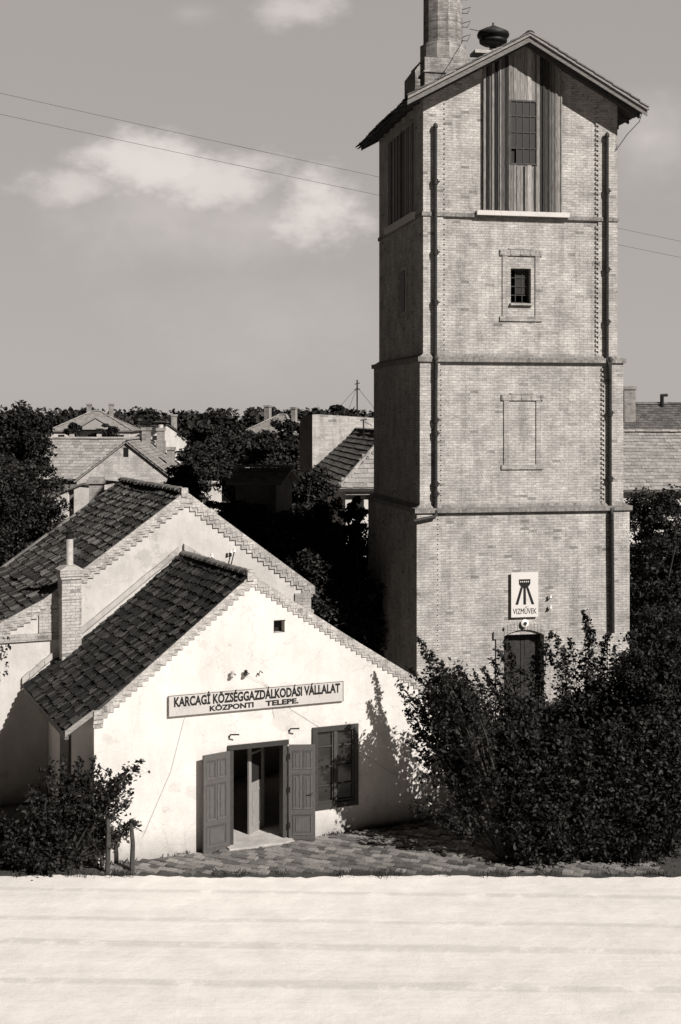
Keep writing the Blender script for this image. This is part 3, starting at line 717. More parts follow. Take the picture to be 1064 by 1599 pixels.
# window with box frame
wx0, wx1, wz0, wz1 = wndw
s = MB(); fw = .085
s.box(wx0-.03, wx0+fw, -.05, .06, wz0-.03, wz1+.02); s.box(wx1-fw+.02, wx1+.03, -.05, .06, wz0-.03, wz1+.02); s.box(wx0+fw, wx1-fw+.02, -.05, .06, wz1-fw, wz1+.02); s.box(wx0+fw, wx1-fw+.02, -.05, .06, wz0-.03, wz0+fw)
xm = (wx0+wx1)/2; s.box(xm-.035, xm+.035, -.03, .05, wz0+fw, wz1-fw)
wn = s.build('window', m_frame, sh)
s = MB()
for a, b in ((wx0+fw, xm-.035), (xm+.035, wx1-fw+.02)):
    s.box(a, a+.035, .0, .04, wz0+fw, wz1-fw); s.box(b-.035, b, .0, .04, wz0+fw, wz1-fw); s.box(a+.035, b-.035, .0, .04, wz1-fw-.04, wz1-fw); s.box(a+.035, b-.035, .0, .04, wz0+fw, wz0+fw+.05)
    for f in (.27, .5, .76): s.box(a+.035, b-.035, .005, .035, wz0+(wz1-wz0)*f-.013, wz0+(wz1-wz0)*f+.013)
s.build('sash', m_frame, wn)
s = MB(); s.box(wx0+fw, wx1-fw, .045, .05, wz0+fw, wz1-fw); s.build('pane', m_glass, wn)
# vent grille dark hood
s = MB(); s.box(vent[0]-.012, vent[1]+.012, -.012, .02, vent[3], vent[3]+.02); s.box(vent[0]-.012, vent[0], -.01, .02, vent[2], vent[3]); s.build('vent_frame', m_black, sh)
s = MB(); s.box(vent[0], vent[1], .2, .22, vent[2], vent[3]); s.build('vent_grille', m_black, sh)
# brackets over the door, hooks over the sign
for x in (2.88, 4.24):
    s = MB(); z = 2.48; s.tube([(x, .0, z-.1), (x+.01, -.06, z-.02), (x+.05, -.16, z+.0), (x+.16, -.2, z+.0)], .016, 6); s.build('lamp_bracket', m_black, sh)
for x, k in ((2.92, 0), (3.22, 1), (3.52, 2)):
    s = MB(); z = 3.70; s.tube([(x,.0,z),(x,-.09,z),(x+.02,-.1,z+.07),(x+.08,-.1,z+.02)], .012, 6); o = s.build('insulator_hook', m_black, sh)
    if k == 1 or k == 0: s = MB(); s.lathe([(0,.1),(.04,.08),(.035,.03),(.05,-.02),(0,-.02)], (x,-.1,z+.02), 10); s.build('insulator', m_black if k else m_conc, o)
for q in ([(3.25,-.05,3.7),(3.75,-.04,3.41),(4.3,-.012,2.85),(6.9,-.012,1.1)], [(3.6,-.05,3.6),(3.75,-.04,3.41),(3.9,-.012,2.7)], [(1.9,-.012,2.9),(1.6,-.012,1.8),(1.0,-.012,.5)]):
    s = MB(); s.tube(q, .0025, 4); s.build('cable', m_metal, sh)
# sign
sg = root('company_sign', loc_w(HO, HA, 1.54, -.03, 2.95), HA, 'long pale company signboard with two lines of black lettering above the doors', 'sign')
s = MB(); s.box(0, 3.95, -.03, 0, 0, .44); s.build('board', m_sign, sg)
s = MB()
for a in ((0,3.95,-.036,-.031,0,.008),(0,3.95,-.036,-.031,.432,.44),(0,.012,-.036,-.031,.008,.432),(3.938,3.95,-.036,-.031,.008,.432)): s.box(*a)
s.build('rim', m_metal, sg)
l1 = text_obj('lettering', 'KARCAGİ KÖZSÉGGAZDÁLKODÁSI VÁLLALAT', .27, 1, .010, m_black, sg, (1.99, -.031, .208))
l2 = text_obj('lettering', 'KÖZPONTI', .15, 1, .006, m_black, sg, (1.38, -.031, .052)); l3 = text_obj('lettering', 'TELEPE.', .15, 1, .006, m_black, sg, (2.52, -.031, .052))
l1.scale.x = 3.75/l1.dimensions.x; l2.scale.x = .98/l2.dimensions.x; l3.scale.x = .76/l3.dimensions.x
# chimney stack
s = MB(); cxa, cxb, cya = .23, .69, 4.52
s.box(cxa, cxb, cya, YB-.01, 3.2, 5.35); s.box(cxa-.015, cxb+.015, cya-.015, YB-.01, 4.86, 4.9); s.box(cxa-.03, cxb+.03, cya-.03, YB-.012, 5.35, 5.42); s.box(cxa-.05, cxb+.05, cya-.05, YB-.012, 5.42, 5.56)
st = s.build('chimney', m_smallchim, sh)
s = MB(); s.prism([(cxa-.06,5.56),(cxb+.06,5.56),(cxb-.1,5.66),(cxa+.1,5.66)], cya-.05, YB-.013); s.build('cap', m_fill, st)
s = MB(); s.tube([(.46, 4.78, 5.66), (.46, 4.78, 6.28)], .085, 12); s.build('flue_pipe', m_conc, st)
s = MB(); s.lathe([(.088,0),(.088,.13),(.12,.16),(0,.24)], (.46,4.78,6.28), 12); s.build('cowl', m_black, st)

# ------------------------------------------------------------------ BIG HOUSE BEHIND
bh = root('large_house', loc_w(HO, HA, 0, YB, 0), HA, 'large whitewashed gabled house with toothed brick verge behind the small house', 'house')
s = MB(); LX = -3.2; AZ = 7.25; bz = lambda x: AZ-.735*(x-3.35) if x > 3.35 else (AZ-.70*(3.35-x) if x > -.1 else AZ-.70*3.45-.50*(-.1-x))
wall_holes(s, [(LX, bz(LX)-.15), (-.1, bz(-.1)-.15), (3.35, AZ-.15), (6.7, bz(6.7)-.15)], 0, 0, .4)
s.box(LX, LX+.3, .4, 6.3, 0, bz(LX)-.2); s.box(6.3, 6.7, .4, 6.3, 0, bz(6.7)-.3); wall_holes(s, [(LX, bz(LX)-.15), (-.1, bz(-.1)-.15), (3.35, AZ-.15), (6.7, bz(6.7)-.15)], 0, 6.3, 6.6)
s.build('wall', m_cream, bh)
s = MB(); lay = [(.04, .31, 0), (.06, .19, .35), (.07, .1, .0)]
cornice(s, -3.2, bz(-3.2)+.02, -.1, bz(-.1)+.02, 0, lay, .15); cornice(s, -.1, bz(-.1)+.02, 3.35, AZ+.06, 0, lay, .15); cornice(s, 3.35, AZ+.12, 6.8, bz(6.8)+.12, 0, lay, .15)
s.box(3.27, 3.43, -.1, .1, AZ-.05, AZ+.17)
s.build('cornice', m_trimdk, bh)
s = MB(); s.box(6.3, 6.74, -.06, .3, 0, bz(6.74)-.12); s.box(6.26, 6.80, -.1, .3, 4.1, 4.2)
s.build('pilaster', m_trim, bh); s = MB(); s.box(-.22, .3, -.05, .0-.001, 4.04, bz(-.2)-.2); s.box(LX, .3, -.06, -.001, 3.86, 4.03)
s.build('pilaster', m_trim, bh)
s = MB(); s.box(LX, LX+.3, -.03, -.001, 4.04, 4.1); s.build('ledge', m_fill, bh)
s = MB(); BD = 6.45
s.slab([(-.1, .0, bz(-.1)-.04), (3.35, .0, AZ-.04), (3.35, BD, AZ-.04), (-.1, BD, bz(-.1)-.04)], .05); s.slab([(LX-.4, .0, bz(LX-.4)-.04), (-.1, .0, bz(-.1)-.04), (-.1, BD, bz(-.1)-.04), (LX-.4, BD, bz(LX-.4)-.04)], .05)
s.slab([(3.35, 0, AZ-.04), (7.0, 0, bz(7.0)-.04), (7.0, BD, bz(7.0)-.04), (3.35, BD, AZ-.04)], .05); s.build('roof_boarding', m_wooddk, bh)
s = MB(); v1 = Vector((3.45, 0, .70*3.45)); v2 = Vector((1, 0, .5)); v3 = Vector((-3.65, 0, .735*3.65))
tiles(s, (-.1, -.05, bz(-.1)), (0,1,0), v1, BD+.1, v1.length, .175, .24, .04, lift=.06, sag=.035, jit=.016)
tiles(s, (LX-.4, -.05, bz(LX-.4)), (0,1,0), v2, BD+.1, 3.5*math.hypot(1,.5)+.02, .175, .24, .04, lift=.06, sag=.03, jit=.016)
tiles(s, (7.0, .1, bz(7.0)-.02), (0,1,0), v3, BD-.1, v3.length, .22, .33, .03)
s.build('roof', m_tile2, bh)
s = MB(); ridge_caps(s, (3.35, .0, AZ+.08), (3.35, BD, AZ+.06), .13)
ridge_caps(s, (3.35, BD, AZ+.05), (-.1, BD, bz(-.1)+.06), .09); ridge_caps(s, (-.1, BD, bz(-.1)+.06), (LX-.4, BD, bz(LX-.4)+.06), .09)
s.build('ridge', m_ridge, bh)
for nm, x in (('short insulator post with white knob on the large white gable, left of the pair', 4.05), ('taller leaning insulator post on the large white gable, right of the pair', 4.5)):
    q = root('insulator_post', loc_w(HO, HA, x, YB-.16, 5.42 if x < 4.2 else 5.3), HA, nm, 'insulator')
    hgt = .28 if x < 4.2 else .5; tl = -.02 if x < 4.2 else .12
    s = MB(); s.tube([(0,0.14,.02),(0,.02,0),(tl,0,hgt)], .016, 6); s.build('rod', m_black, q)
    s = MB(); s.lathe([(0,.08),(.04,.07),(.035,.03),(.045,0),(0,0)], (tl,0,hgt), 10)
    if x > 4.2: s.lathe([(0,.08),(.035,.07),(.03,.03),(.04,0),(0,0)], (tl-.09,0,hgt-.02), 10)
    s.build('knob', m_porc, q)

# ------------------------------------------------------------------ MID-DISTANCE HOUSES
def courses(mb, O, U, V, Lu, Lv, e=.3, inside=None, seg=.9):
    tiles(mb, O, U, V, Lu, Lv, seg, e, 0, inside, lift=.06, sag=0, jit=.004)
def gable_house(name, label, loc, rz_, wd, dp, ze, zr, mwall, mroof, ov=.3, chims=(), wins=(), tile=(.3,.28), group=None, front_window=None):
    """gable faces -y (local), ridge along y"""
    r = root(name, loc, rz_, label, 'house', group)
    s = MB(); hw = wd/2
    wall_holes(s, [(-hw, ze), (0, zr-.1), (hw, ze)], 0, 0, .3); wall_holes(s, [(-hw, ze), (0, zr-.1), (hw, ze)], 0, dp-.3, dp)
    s.box(-hw, -hw+.3, .3, dp-.3, 0, ze); s.box(hw-.3, hw, .3, dp-.3, 0, ze); s.build('wall', mwall, r)
    rf = MB(); sl_ = (zr-ze)/hw
    for sg_ in (-1, 1):
        xe = sg_*(hw+ov); zee = ze-sl_*ov
        rf.slab([(xe, -.15, zee-.02), (0, -.15, zr-.02), (0, dp+.15, zr-.02), (xe, dp+.15, zee-.02)], .08)
        v = Vector((-xe, 0, zr-zee)); tiles(rf, (xe, -.2, zee), (0,1,0), v, dp+.4, v.length, tile[0], tile[1], 0, lift=.05, sag=.02)
    ridge_caps(rf, (0,-.2,zr+.05), (0,dp+.2,zr+.05), .13, .4); rfo = rf.build('roof', mroof, r)
    for (x, y, z1_, w_) in chims:
        s = MB(); s.box(x-w_/2, x+w_/2, y-w_/2, y+w_/2, ze, z1_); s.box(x-w_/2-.06, x+w_/2+.06, y-w_/2-.06, y+w_/2+.06, z1_, z1_+.18); s.build('chimney', m_bgbrick, rfo)
    for (x0, x1, z0, z1_) in wins:
        s = MB(); s.box(x0, x1, -.03, -.002, z0, z1_); s.build('window', m_black, r)
    return r
def ridge_house(name, label, loc, rz_, wd, dp, ze, zr, mwall, mroof, chims=(), hip=0, ov=.3, tile=(.3,.28), wins=(), group=None):
    """ridge along x (local), eaves face -y; hip = run of the hipped ends"""
    r = root(name, loc, rz_, label, 'house', group)
    s = MB(); s.box(0, wd, 0, .3, 0, ze-.05); s.box(0, wd, dp-.3, dp, 0, ze-.05)
    if hip: s.box(0, .3, .3, dp-.3, 0, ze-.05); s.box(wd-.3, wd, .3, dp-.3, 0, ze-.05)
    else:
        for x in (0, wd-.3):
            for a in range(1):
                pts = [(x, .3, 0), (x, dp-.3, 0), (x, dp-.3, ze), (x, dp/2, zr-.15), (x, .3, ze)]; p2 = [(x+.3, b, c) for _, b, c in pts]
                s.face(pts[::-1]); s.face(p2)
    s.build('wall', mwall, r)
    rf = MB(); sl_ = (zr-ze)/(dp/2); zee = ze-sl_*ov; run = dp/2+ov; Lv = math.hypot(run, zr-zee)
    A = hip+ov if hip else 0
    ins = (lambda u, v: (u > v/Lv*A-.15) and (u < wd+2*ov-v/Lv*A+.15)) if hip else None
    tiles(rf, (-ov, -ov, zee), (1,0,0), (0, run, zr-zee), wd+2*ov, Lv, tile[0], tile[1], 0, ins, lift=.05, sag=.02)
    tiles(rf, (wd+ov, dp+ov, zee), (-1,0,0), (0, -run, zr-zee), wd+2*ov, Lv, .6, .5, 0, ins)
    rf.slab([(-ov,-ov,zee-.02),(wd+ov,-ov,zee-.02),(wd+ov-A,dp/2,zr-.03),(-ov+A,dp/2,zr-.03)], .08)
    rf.slab([(-ov,dp+ov,zee-.02),(wd+ov,dp+ov,zee-.02),(wd+ov-A,dp/2,zr-.03),(-ov+A,dp/2,zr-.03)], .08)
    if hip:
        Lh = math.hypot(A, zr-zee); insh = lambda u, v: (u > v/Lh*run-.1) and (u < dp+2*ov-v/Lh*run+.1)
        tiles(rf, (-ov, dp+ov, zee), (0,-1,0), (A, 0, zr-zee), dp+2*ov, Lh, tile[0], tile[1], 0, insh); tiles(rf, (wd+ov, -ov, zee), (0,1,0), (-A, 0, zr-zee), dp+2*ov, Lh, tile[0], tile[1], 0, insh)
        rf.slab([(-ov,-ov,zee-.02),(-ov+A,dp/2,zr-.03),(-ov,dp+ov,zee-.02)], .06); rf.slab([(wd+ov,-ov,zee-.02),(wd+ov-A,dp/2,zr-.03),(wd+ov,dp+ov,zee-.02)], .06)
        for p, q in (((-ov,-ov,zee),(-ov+A,dp/2,zr)),((wd+ov,-ov,zee),(wd+ov-A,dp/2,zr))): ridge_caps(rf, Vector(p)+Vector((0,0,.06)), Vector(q)+Vector((0,0,.06)), .12, .4)
    ridge_caps(rf, (-ov+A,dp/2,zr+.05), (wd+ov-A,dp/2,zr+.05), .13, .4); rfo = rf.build('roof', mroof, r)
    for (x, y, z1_, w_) in chims:
        s = MB(); s.box(x-w_/2, x+w_/2, y-w_/2, y+w_/2, ze, z1_); s.box(x-w_/2-.06, x+w_/2+.06, y-w_/2-.06, y+w_/2+.06, z1_, z1_+.2); s.build('chimney', m_bgbrick, rfo)
    for (x0, x1, z0, z1_) in wins:
        s = MB(); s.box(x0, x1, -.03, -.002, z0, z1_); s.build('window', m_black, r)
    return r
def zat(py, d): return H+(HY-py)/FP*d

# brick gable house at left
d = 76; X, Y = G(197, d)
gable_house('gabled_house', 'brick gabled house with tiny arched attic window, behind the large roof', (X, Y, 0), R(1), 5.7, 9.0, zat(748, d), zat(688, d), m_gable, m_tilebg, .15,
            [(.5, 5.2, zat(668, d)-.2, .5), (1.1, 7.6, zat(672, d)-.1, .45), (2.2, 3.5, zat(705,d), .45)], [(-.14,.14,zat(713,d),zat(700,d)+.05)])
# its white lean-to with dark door
d = 62; X, Y = G(98, d)
r = root('lean_to', (X, Y, 0), R(-8), 'small whitewashed lean-to with dark doorway at the left of the brick gable', 'shed')
s = MB(); wall_holes(s, [(-.6, zat(775,d)), (.9, zat(757,d)), (1.5, zat(757,d))], 0, 0, .2, [(.25,.55,3.9,zat(762,d))]); s.box(-.6,-.4,.2,3,0,4.6); s.box(1.3,1.5,.2,3,0,5.6); s.build('wall', m_bgwall, r)
s = MB(); s.slab([(-.8,-.1,zat(778,d)),(.95,-.1,zat(754,d)),(.95,3.1,zat(754,d)),(-.8,3.1,zat(778,d))], .08); s.slab([(.95,-.1,zat(754,d)),(1.7,-.1,zat(756,d)),(1.7,3.1,zat(756,d)),(.95,3.1,zat(754,d))], .08); s.build('roof', m_tilebgdk, r)
# free brick stack beside it
X, Y = G(151, 52)
r = root('brick_stack', (X, Y, 0), R(5), 'short brick chimney stack in front of the brick gable', 'chimney')
s = MB(); zt = zat(745, 52); s.box(-.28,.28,-.25,.25,0,zt-.25); s.build('shaft', m_bgbrick, r); s = MB(); s.box(-.36,.36,-.33,.33,zt-.25,zt-.12); s.box(-.3,.3,-.27,.27,zt-.12,zt); s.build('cap', m_bgbrick, r)
# long pale roof behind
d = 82; X, Y = G(38, d)
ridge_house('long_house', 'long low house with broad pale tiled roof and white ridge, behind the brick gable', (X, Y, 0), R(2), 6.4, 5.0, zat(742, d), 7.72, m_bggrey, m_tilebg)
# white garden wall
d = 92; X, Y = G(66, d)
r = root('garden_wall', (X, Y, 0), R(2), 'pale boundary wall with coping behind the long roof', 'wall')
s = MB(); s.box(0, 6.0, 0, .25, 0, zat(686, d)); s.build('masonry', m_bggrey, r); s = MB(); s.box(-.05, 6.05, -.06, .31, zat(686,d), zat(683,d)+.04)
for k in range(4): s.box(k*1.9, k*1.9+.3, -.05, .3, zat(683,d)+.04, zat(680,d)+.1)
s.build('coping', m_fill, r)
# far hipped house
d = 150; X, Y = G(80, d)
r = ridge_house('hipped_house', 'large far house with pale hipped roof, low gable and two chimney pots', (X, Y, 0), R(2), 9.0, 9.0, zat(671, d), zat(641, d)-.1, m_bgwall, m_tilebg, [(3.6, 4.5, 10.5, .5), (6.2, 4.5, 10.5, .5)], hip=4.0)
s = MB(); s.prism([(3.2, 7.7), (7.2, 7.7), (5.2, 8.9)], -1.2, 1.6); s.prism([(2.8, 7.55), (5.2, 9.0), (5.2, 9.14), (2.7, 7.62)][::1], -1.3, 2.6); s.prism([(5.2, 9.0), (7.6, 7.55), (7.7, 7.62), (5.2, 9.14)], -1.3, 2.6); s.build('gablet', m_tilebg, r)
for x in (.8, 4.2, 6.0, 7.8): s = MB(); s.box(x, x+.7, -.03, -.002, 5.8, 7.1); s.build('window', m_black, r)
# small white gable farther right
d = 112; X, Y = G(262, d)
gable_house('white_gabled_house', 'small bright white gabled house with dark roof and slim chimney among trees', (X, Y, 0), R(14), 4.4, 10, zat(685, d)-.2, zat(661, d), m_bgwall, m_tilebgdk, .2, [(.8, 2.4, zat(652, d)+.1, .5)], [(-1.3,-.9,zat(687,d),zat(680,d))])
X, Y = G(251, 100); r = root('white_stack', (X, Y, 0), 0, 'slender white chimney stack left of the small white gable', 'chimney')
s = MB(); s.tube([(0,0,0),(0,0,zat(663,100))], .2, 10); s.build('shaft', m_bgwall, r); s = MB(); s.box(-.35,.35,-.35,.35,0,zat(688,100)); s.build('base', m_bgbrick, r)
# roof among the trees, right
d = 140; X, Y = G(378, d)
ridge_house('tiled_house', 'far tiled house with a sloping pale hip between dark trees near the horizon', (X, Y, 0), R(-24), 6.0, 7.5, zat(676, d), zat(648, d), m_bgwall, m_tilebg, [(1.2, 3.7, 10.2, .6), (4.4,3.7,10.0,.5)], hip=2.6)
d = 53; X, Y = G(368, d)
ridge_house('low_outbuilding', 'low roof of a small outbuilding nearly hidden between the big dark trees', (X, Y, 0), R(-12), 1.7, 2.6, zat(749, d), zat(733, d), m_bggrey, m_tilebg)
d = 70; X, Y = G(308, d)
r = root('white_shed', (X, Y, 0), R(5), 'patch of white shed wall showing behind the peak of the large gable', 'shed'); s = MB(); s.box(0,1.3,0,2,0,zat(752,d)); s.build('wall', m_bgwall, r); s = MB(); s.slab([(-.1,-.2,zat(753,d)),(1.4,-.2,zat(753,d)),(1.4,2.2,zat(753,d)+.1),(-.1,2.2,zat(753,d)+.1)],.06); s.build('roof', m_tilebg, r)

# house with tall fire wall left of the tower
D1, D2 = 66, 82
r = root('firewall_house', Vector((-.06, D1, 0)), 0, 'house with tall curved brick fire wall and tiled roof, its shaded slope coloured darker, left of the tower', 'house')
ze = zat(762, D1)
A0 = Vector((-.06, D1, 0)); B0 = Vector(((482-CX)/FP*D2, D2, 0)); dirb = (B0-A0).normalized(); LB = (B0-A0).length; rot = math.atan2(-dirb.x, dirb.y); r.rotation_euler = (0,0,rot)
hw = 3.0; wdt = 2*hw; zr_ = zat(671, D2); HR = 3.2
s = MB(); s.box(.35, wdt-.35, .35, .65, 0, ze+.05); s.box(.35, .65, .65, LB-.3, 0, ze+.05); s.box(wdt-.65, wdt-.35, .65, LB-.3, 0, ze); s.build('wall', m_bgwall, r)
s = MB(); Lh = math.hypot(HR, zr_-ze)
tiles(s, (0, LB, ze), (0,-1,0), (hw, 0, zr_-ze), LB, math.hypot(hw, zr_-ze), .36, .36, .05, lambda u, v: u < LB-v/math.hypot(hw, zr_-ze)*HR+.1, lift=.08)
s.slab([(0,LB,ze-.02),(hw,LB,zr_-.03),(hw,HR,zr_-.03),(0,0,ze-.02)], .08); s.slab([(wdt,LB,ze-.02),(hw,LB,zr_-.03),(hw,HR,zr_-.03),(wdt,0,ze-.02)], .08)
s.build('roof', m_tilebgdk, r)  # slope turned from the sun: its shade is put into a darker tile colour
s = MB(); tiles(s, (0,0,ze), (1,0,0), (0,HR,zr_-ze), wdt, Lh, .36, .36, 0, lambda u, v: (u > v/Lh*hw-.05) and (u < wdt-v/Lh*hw+.05), lift=.06)
s.slab([(0,0,ze-.03),(wdt,0,ze-.03),(hw,HR,zr_-.04)], .06); s.build('hip', m_tilebg, r)
s = MB(); ridge_caps(s, (0,0,ze+.07), (hw,HR,zr_+.07), .13, .35); ridge_caps(s, (hw,HR,zr_+.07), (hw,LB,zr_+.07), .13, .35); s.build('ridge', m_tilebg, r)
s = MB(); s.box(-.1, wdt, -.14, -.02, ze-.18, ze-.04); s.build('gutter', m_pipe, r)
s = MB(); s.box(.9, 1.3, .33, .349, ze-1.6, ze-.6); s.build('window', m_black, r)
inv = Matrix.Rotation(-rot, 3, 'Z')
fwp = MB(); zz = lambda py: zat(py, D2)
pts = [(0, 0), (0, zz(647)), (.5, zz(647)), (6, zz(656)), (12, zz(672)), (12, 0)]
fwp.prism([(x, z) for x, z in pts][::-1], 0, .6)
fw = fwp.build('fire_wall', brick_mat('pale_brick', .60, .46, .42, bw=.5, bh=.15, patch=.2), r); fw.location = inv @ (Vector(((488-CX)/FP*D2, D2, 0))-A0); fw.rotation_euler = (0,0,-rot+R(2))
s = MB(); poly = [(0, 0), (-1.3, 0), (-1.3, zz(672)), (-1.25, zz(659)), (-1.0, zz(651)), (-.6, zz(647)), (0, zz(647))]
s.prism([(x, z) for x, z in poly][::-1], .0, .35); e = s.build('fire_wall_return', plaster_mat('shaded_plaster', .16, .25), r); e.location = fw.location; e.rotation_euler = (0,0,-rot-R(50))  # side face of the fire wall, its shade painted in as a darker tone

# houses right of the tower
d = 60; X, Y = G(930, d)
ridge_house('white_house', 'white walled house with pale tiled roof right of the tower', (X, Y, 0), R(-1), 8, 7, zat(762, d)+.15, zat(680, d)+.1, m_white, m_tilebg, ov=.35)
d = 78; X, Y = G(950, d)
ridge_house('dark_roofed_house', 'house with darker mottled roof and square chimney behind the pale roof', (X, Y, 0), R(1), 8, 7.5, zat(690, d), zat(628, d)-.1, m_bggrey, m_tilebgdk, [(1.75, 2.2, zat(607, d), .7)])
X, Y = G(1038, 81); r = root('roof_vent', (X, Y, 9.9), 0, 'small bent flue on the dark roof ridge at the right edge', 'flue'); s = MB(); s.tube([(0,.6,-.2),(0,.6,.55)], .12, 8); s.tube([(-.1,.6,.6),(.35,.6,.62)], .09, 8); s.build('pipe', m_black, r)

# antenna masts
X, Y = G(558, 90); zt = zat(593, 90)
r = root('radio_mast', (X, Y, 0), 0, 'thin guyed radio mast with crossbars above the fire wall', 'mast')
s = MB(); s.tube([(0,0,0),(0,0,zt)], .05, 6); s.tube([(-.18,0,zt-.3),(.18,0,zt-.22)], .03, 5); s.tube([(-.22,0,zt-.7),(.2,0,zt-.62)], .03, 5); s.build('pole', m_black, r)
s = MB()
for dx, dy in ((-1.6,1),(1.5,1),(-.7,-1.2)): s.tube([(0,0,zt-.5),(dx,dy,zt-2.3)], .016, 4)
s.build('guy_wire', m_black, r)
X, Y = G(568, 74)
r = root('roof_antenna', (X, Y, zat(715,74)), 0, 'dark roof antenna rod standing on the hip roof by the fire wall', 'antenna')
s = MB(); hh_ = 60/FP*74; s.tube([(0,0,-.4),(0,0,hh_)], .035, 6); s.build('pole', m_black, r); s = MB(); s.tube([(-.18,0,hh_-.05),(.2,0,hh_+.02)], .03, 5); s.tube([(0,0,hh_-.1),(.5,0,hh_-.35)], .02, 5); s.build('crossbar', m_black, r)

# overhead wires
for (p0, p1, lb) in (((-300, 77), (1500, 466), 'upper of two long overhead wires sloping across the sky behind the tower'), ((-300, 112), (1500, 488), 'lower of two long overhead wires sloping across the sky behind the tower')):
    A, B = W(p0[0], p0[1], 52), W(p1[0], p1[1], 66); pts = []
    for k in range(31):
        f = k/30; q = A.lerp(B, f); q.z -= .6*4*f*(1-f)*.3; pts.append(q)
    s = MB(); s.tube(pts, .008, 5); tag(s.build('overhead_wire', m_metal), lb, 'wire', 'overhead wires')
A = loc_w(TO, TA, 6.85, -.6, 18.6)
s = MB(); s.tube([A, A+Vector((-.12,.1,-.45)), A+Vector((-.45,.3,-.8)), A+Vector((-.75,.5,-1.25))], .012, 5); tag(s.build('hanging_wire', m_metal), 'short loose wire hanging from the right eave of the tower roof', 'wire')
A = loc_w(TO, TA, 4.05, 8.3, 23.35); B = loc_w(TO, TA, 3.1, 3.1, 21.85)
s = MB(); s.tube([A, A.lerp(B,.5)-Vector((0,0,.1)), B], .014, 5); tag(s.build('siren_wire', m_metal), 'thin wire strung from the factory chimney to the siren', 'wire')
A = loc_w(TO, TA, 3.7, 3.1, 21.5); B = loc_w(TO, TA, 3.2, -.7, 20.62)

# wooden stakes near the left shrub
for (px, d, h, lb) in ((206, 26.42, 1.0, 'weathered wooden stake standing against the white wall right of the shrub'), (168, 26.36, 1.45, 'dark wooden stake half hidden in the left shrub')):
    X, Y = G(px, d); s = MB(); s.tube([(X, Y, 0), (X+.02, Y, h*.6), (X-.02, Y+.02, h)], .055, 7, .04); tag(s.build('wooden_stake', m_bark), lb, 'stake')
X, Y = G(150, 26.5)
r = root('picket_panel', (X-.3, Y, 0), R(20), 'small weathered picket panel at the left corner of the small house', 'fence')
s = MB()
for k in range(5): s.box(k*.1, k*.1+.07, 0, .02, .9, 1.42, random.random())
s.box(-.03,.5,.021,.05,.95,1.0,.9); s.build('pickets', m_woodedge, r); s = MB(); s.box(-.02,.03,.051,.1,0,1.4,.3); s.box(.42,.47,.051,.1,0,1.4,.3); s.build('post', m_bark, r)

# ------------------------------------------------------------------ FOLIAGE
def leaf_mesh(name, c, size, m, parent, aspect=.62, up=.35, var=None):
    c = np.asarray(c, float); n = len(c)
    size = size*rng.uniform(.65, 1.25, n)[:, None]
    nor = rng.normal(size=(n, 3)); nor[:, 2] = np.abs(nor[:, 2])+up; nor /= np.linalg.norm(nor, axis=1)[:, None]
    t = rng.normal(size=(n, 3)); t -= nor*(t*nor).sum(1)[:, None]; t /= np.linalg.norm(t, axis=1)[:, None]; b = np.cross(nor, t)
    h = size*.5; v = np.empty((n, 6, 3))
    v[:,0] = c-t*h; v[:,1] = c-t*h*.25+b*h*aspect+nor*h*.15; v[:,2] = c+t*h*.45+b*h*aspect*.6+nor*h*.12; v[:,3] = c+t*h*1.05-nor*h*.15; v[:,4] = c+t*h*.45-b*h*aspect*.6+nor*h*.12; v[:,5] = c-t*h*.25-b*h*aspect+nor*h*.15
    me = bpy.data.meshes.new(name); me.vertices.add(n*6); me.vertices.foreach_set('co', v.ravel())
    base = (np.arange(n)*6)[:, None]; idx = (base+np.array([0,1,2,3, 0,3,4,5])[None, :]).ravel()
    me.loops.add(n*8); me.loops.foreach_set('vertex_index', idx); me.polygons.add(n*2); me.polygons.foreach_set('loop_start', np.arange(n*2)*4)
    me.update(calc_edges=True)
    va = rng.random(n) if var is None else var
    at = me.attributes.new('var', 'FLOAT', 'FACE'); at.data.foreach_set('value', np.repeat(va, 2)); me.uv_layers.new(name='UVMap')
    me.materials.append(m); o = bpy.data.objects.new(name, me); C.objects.link(o)
    if parent: o.parent = parent
    return o
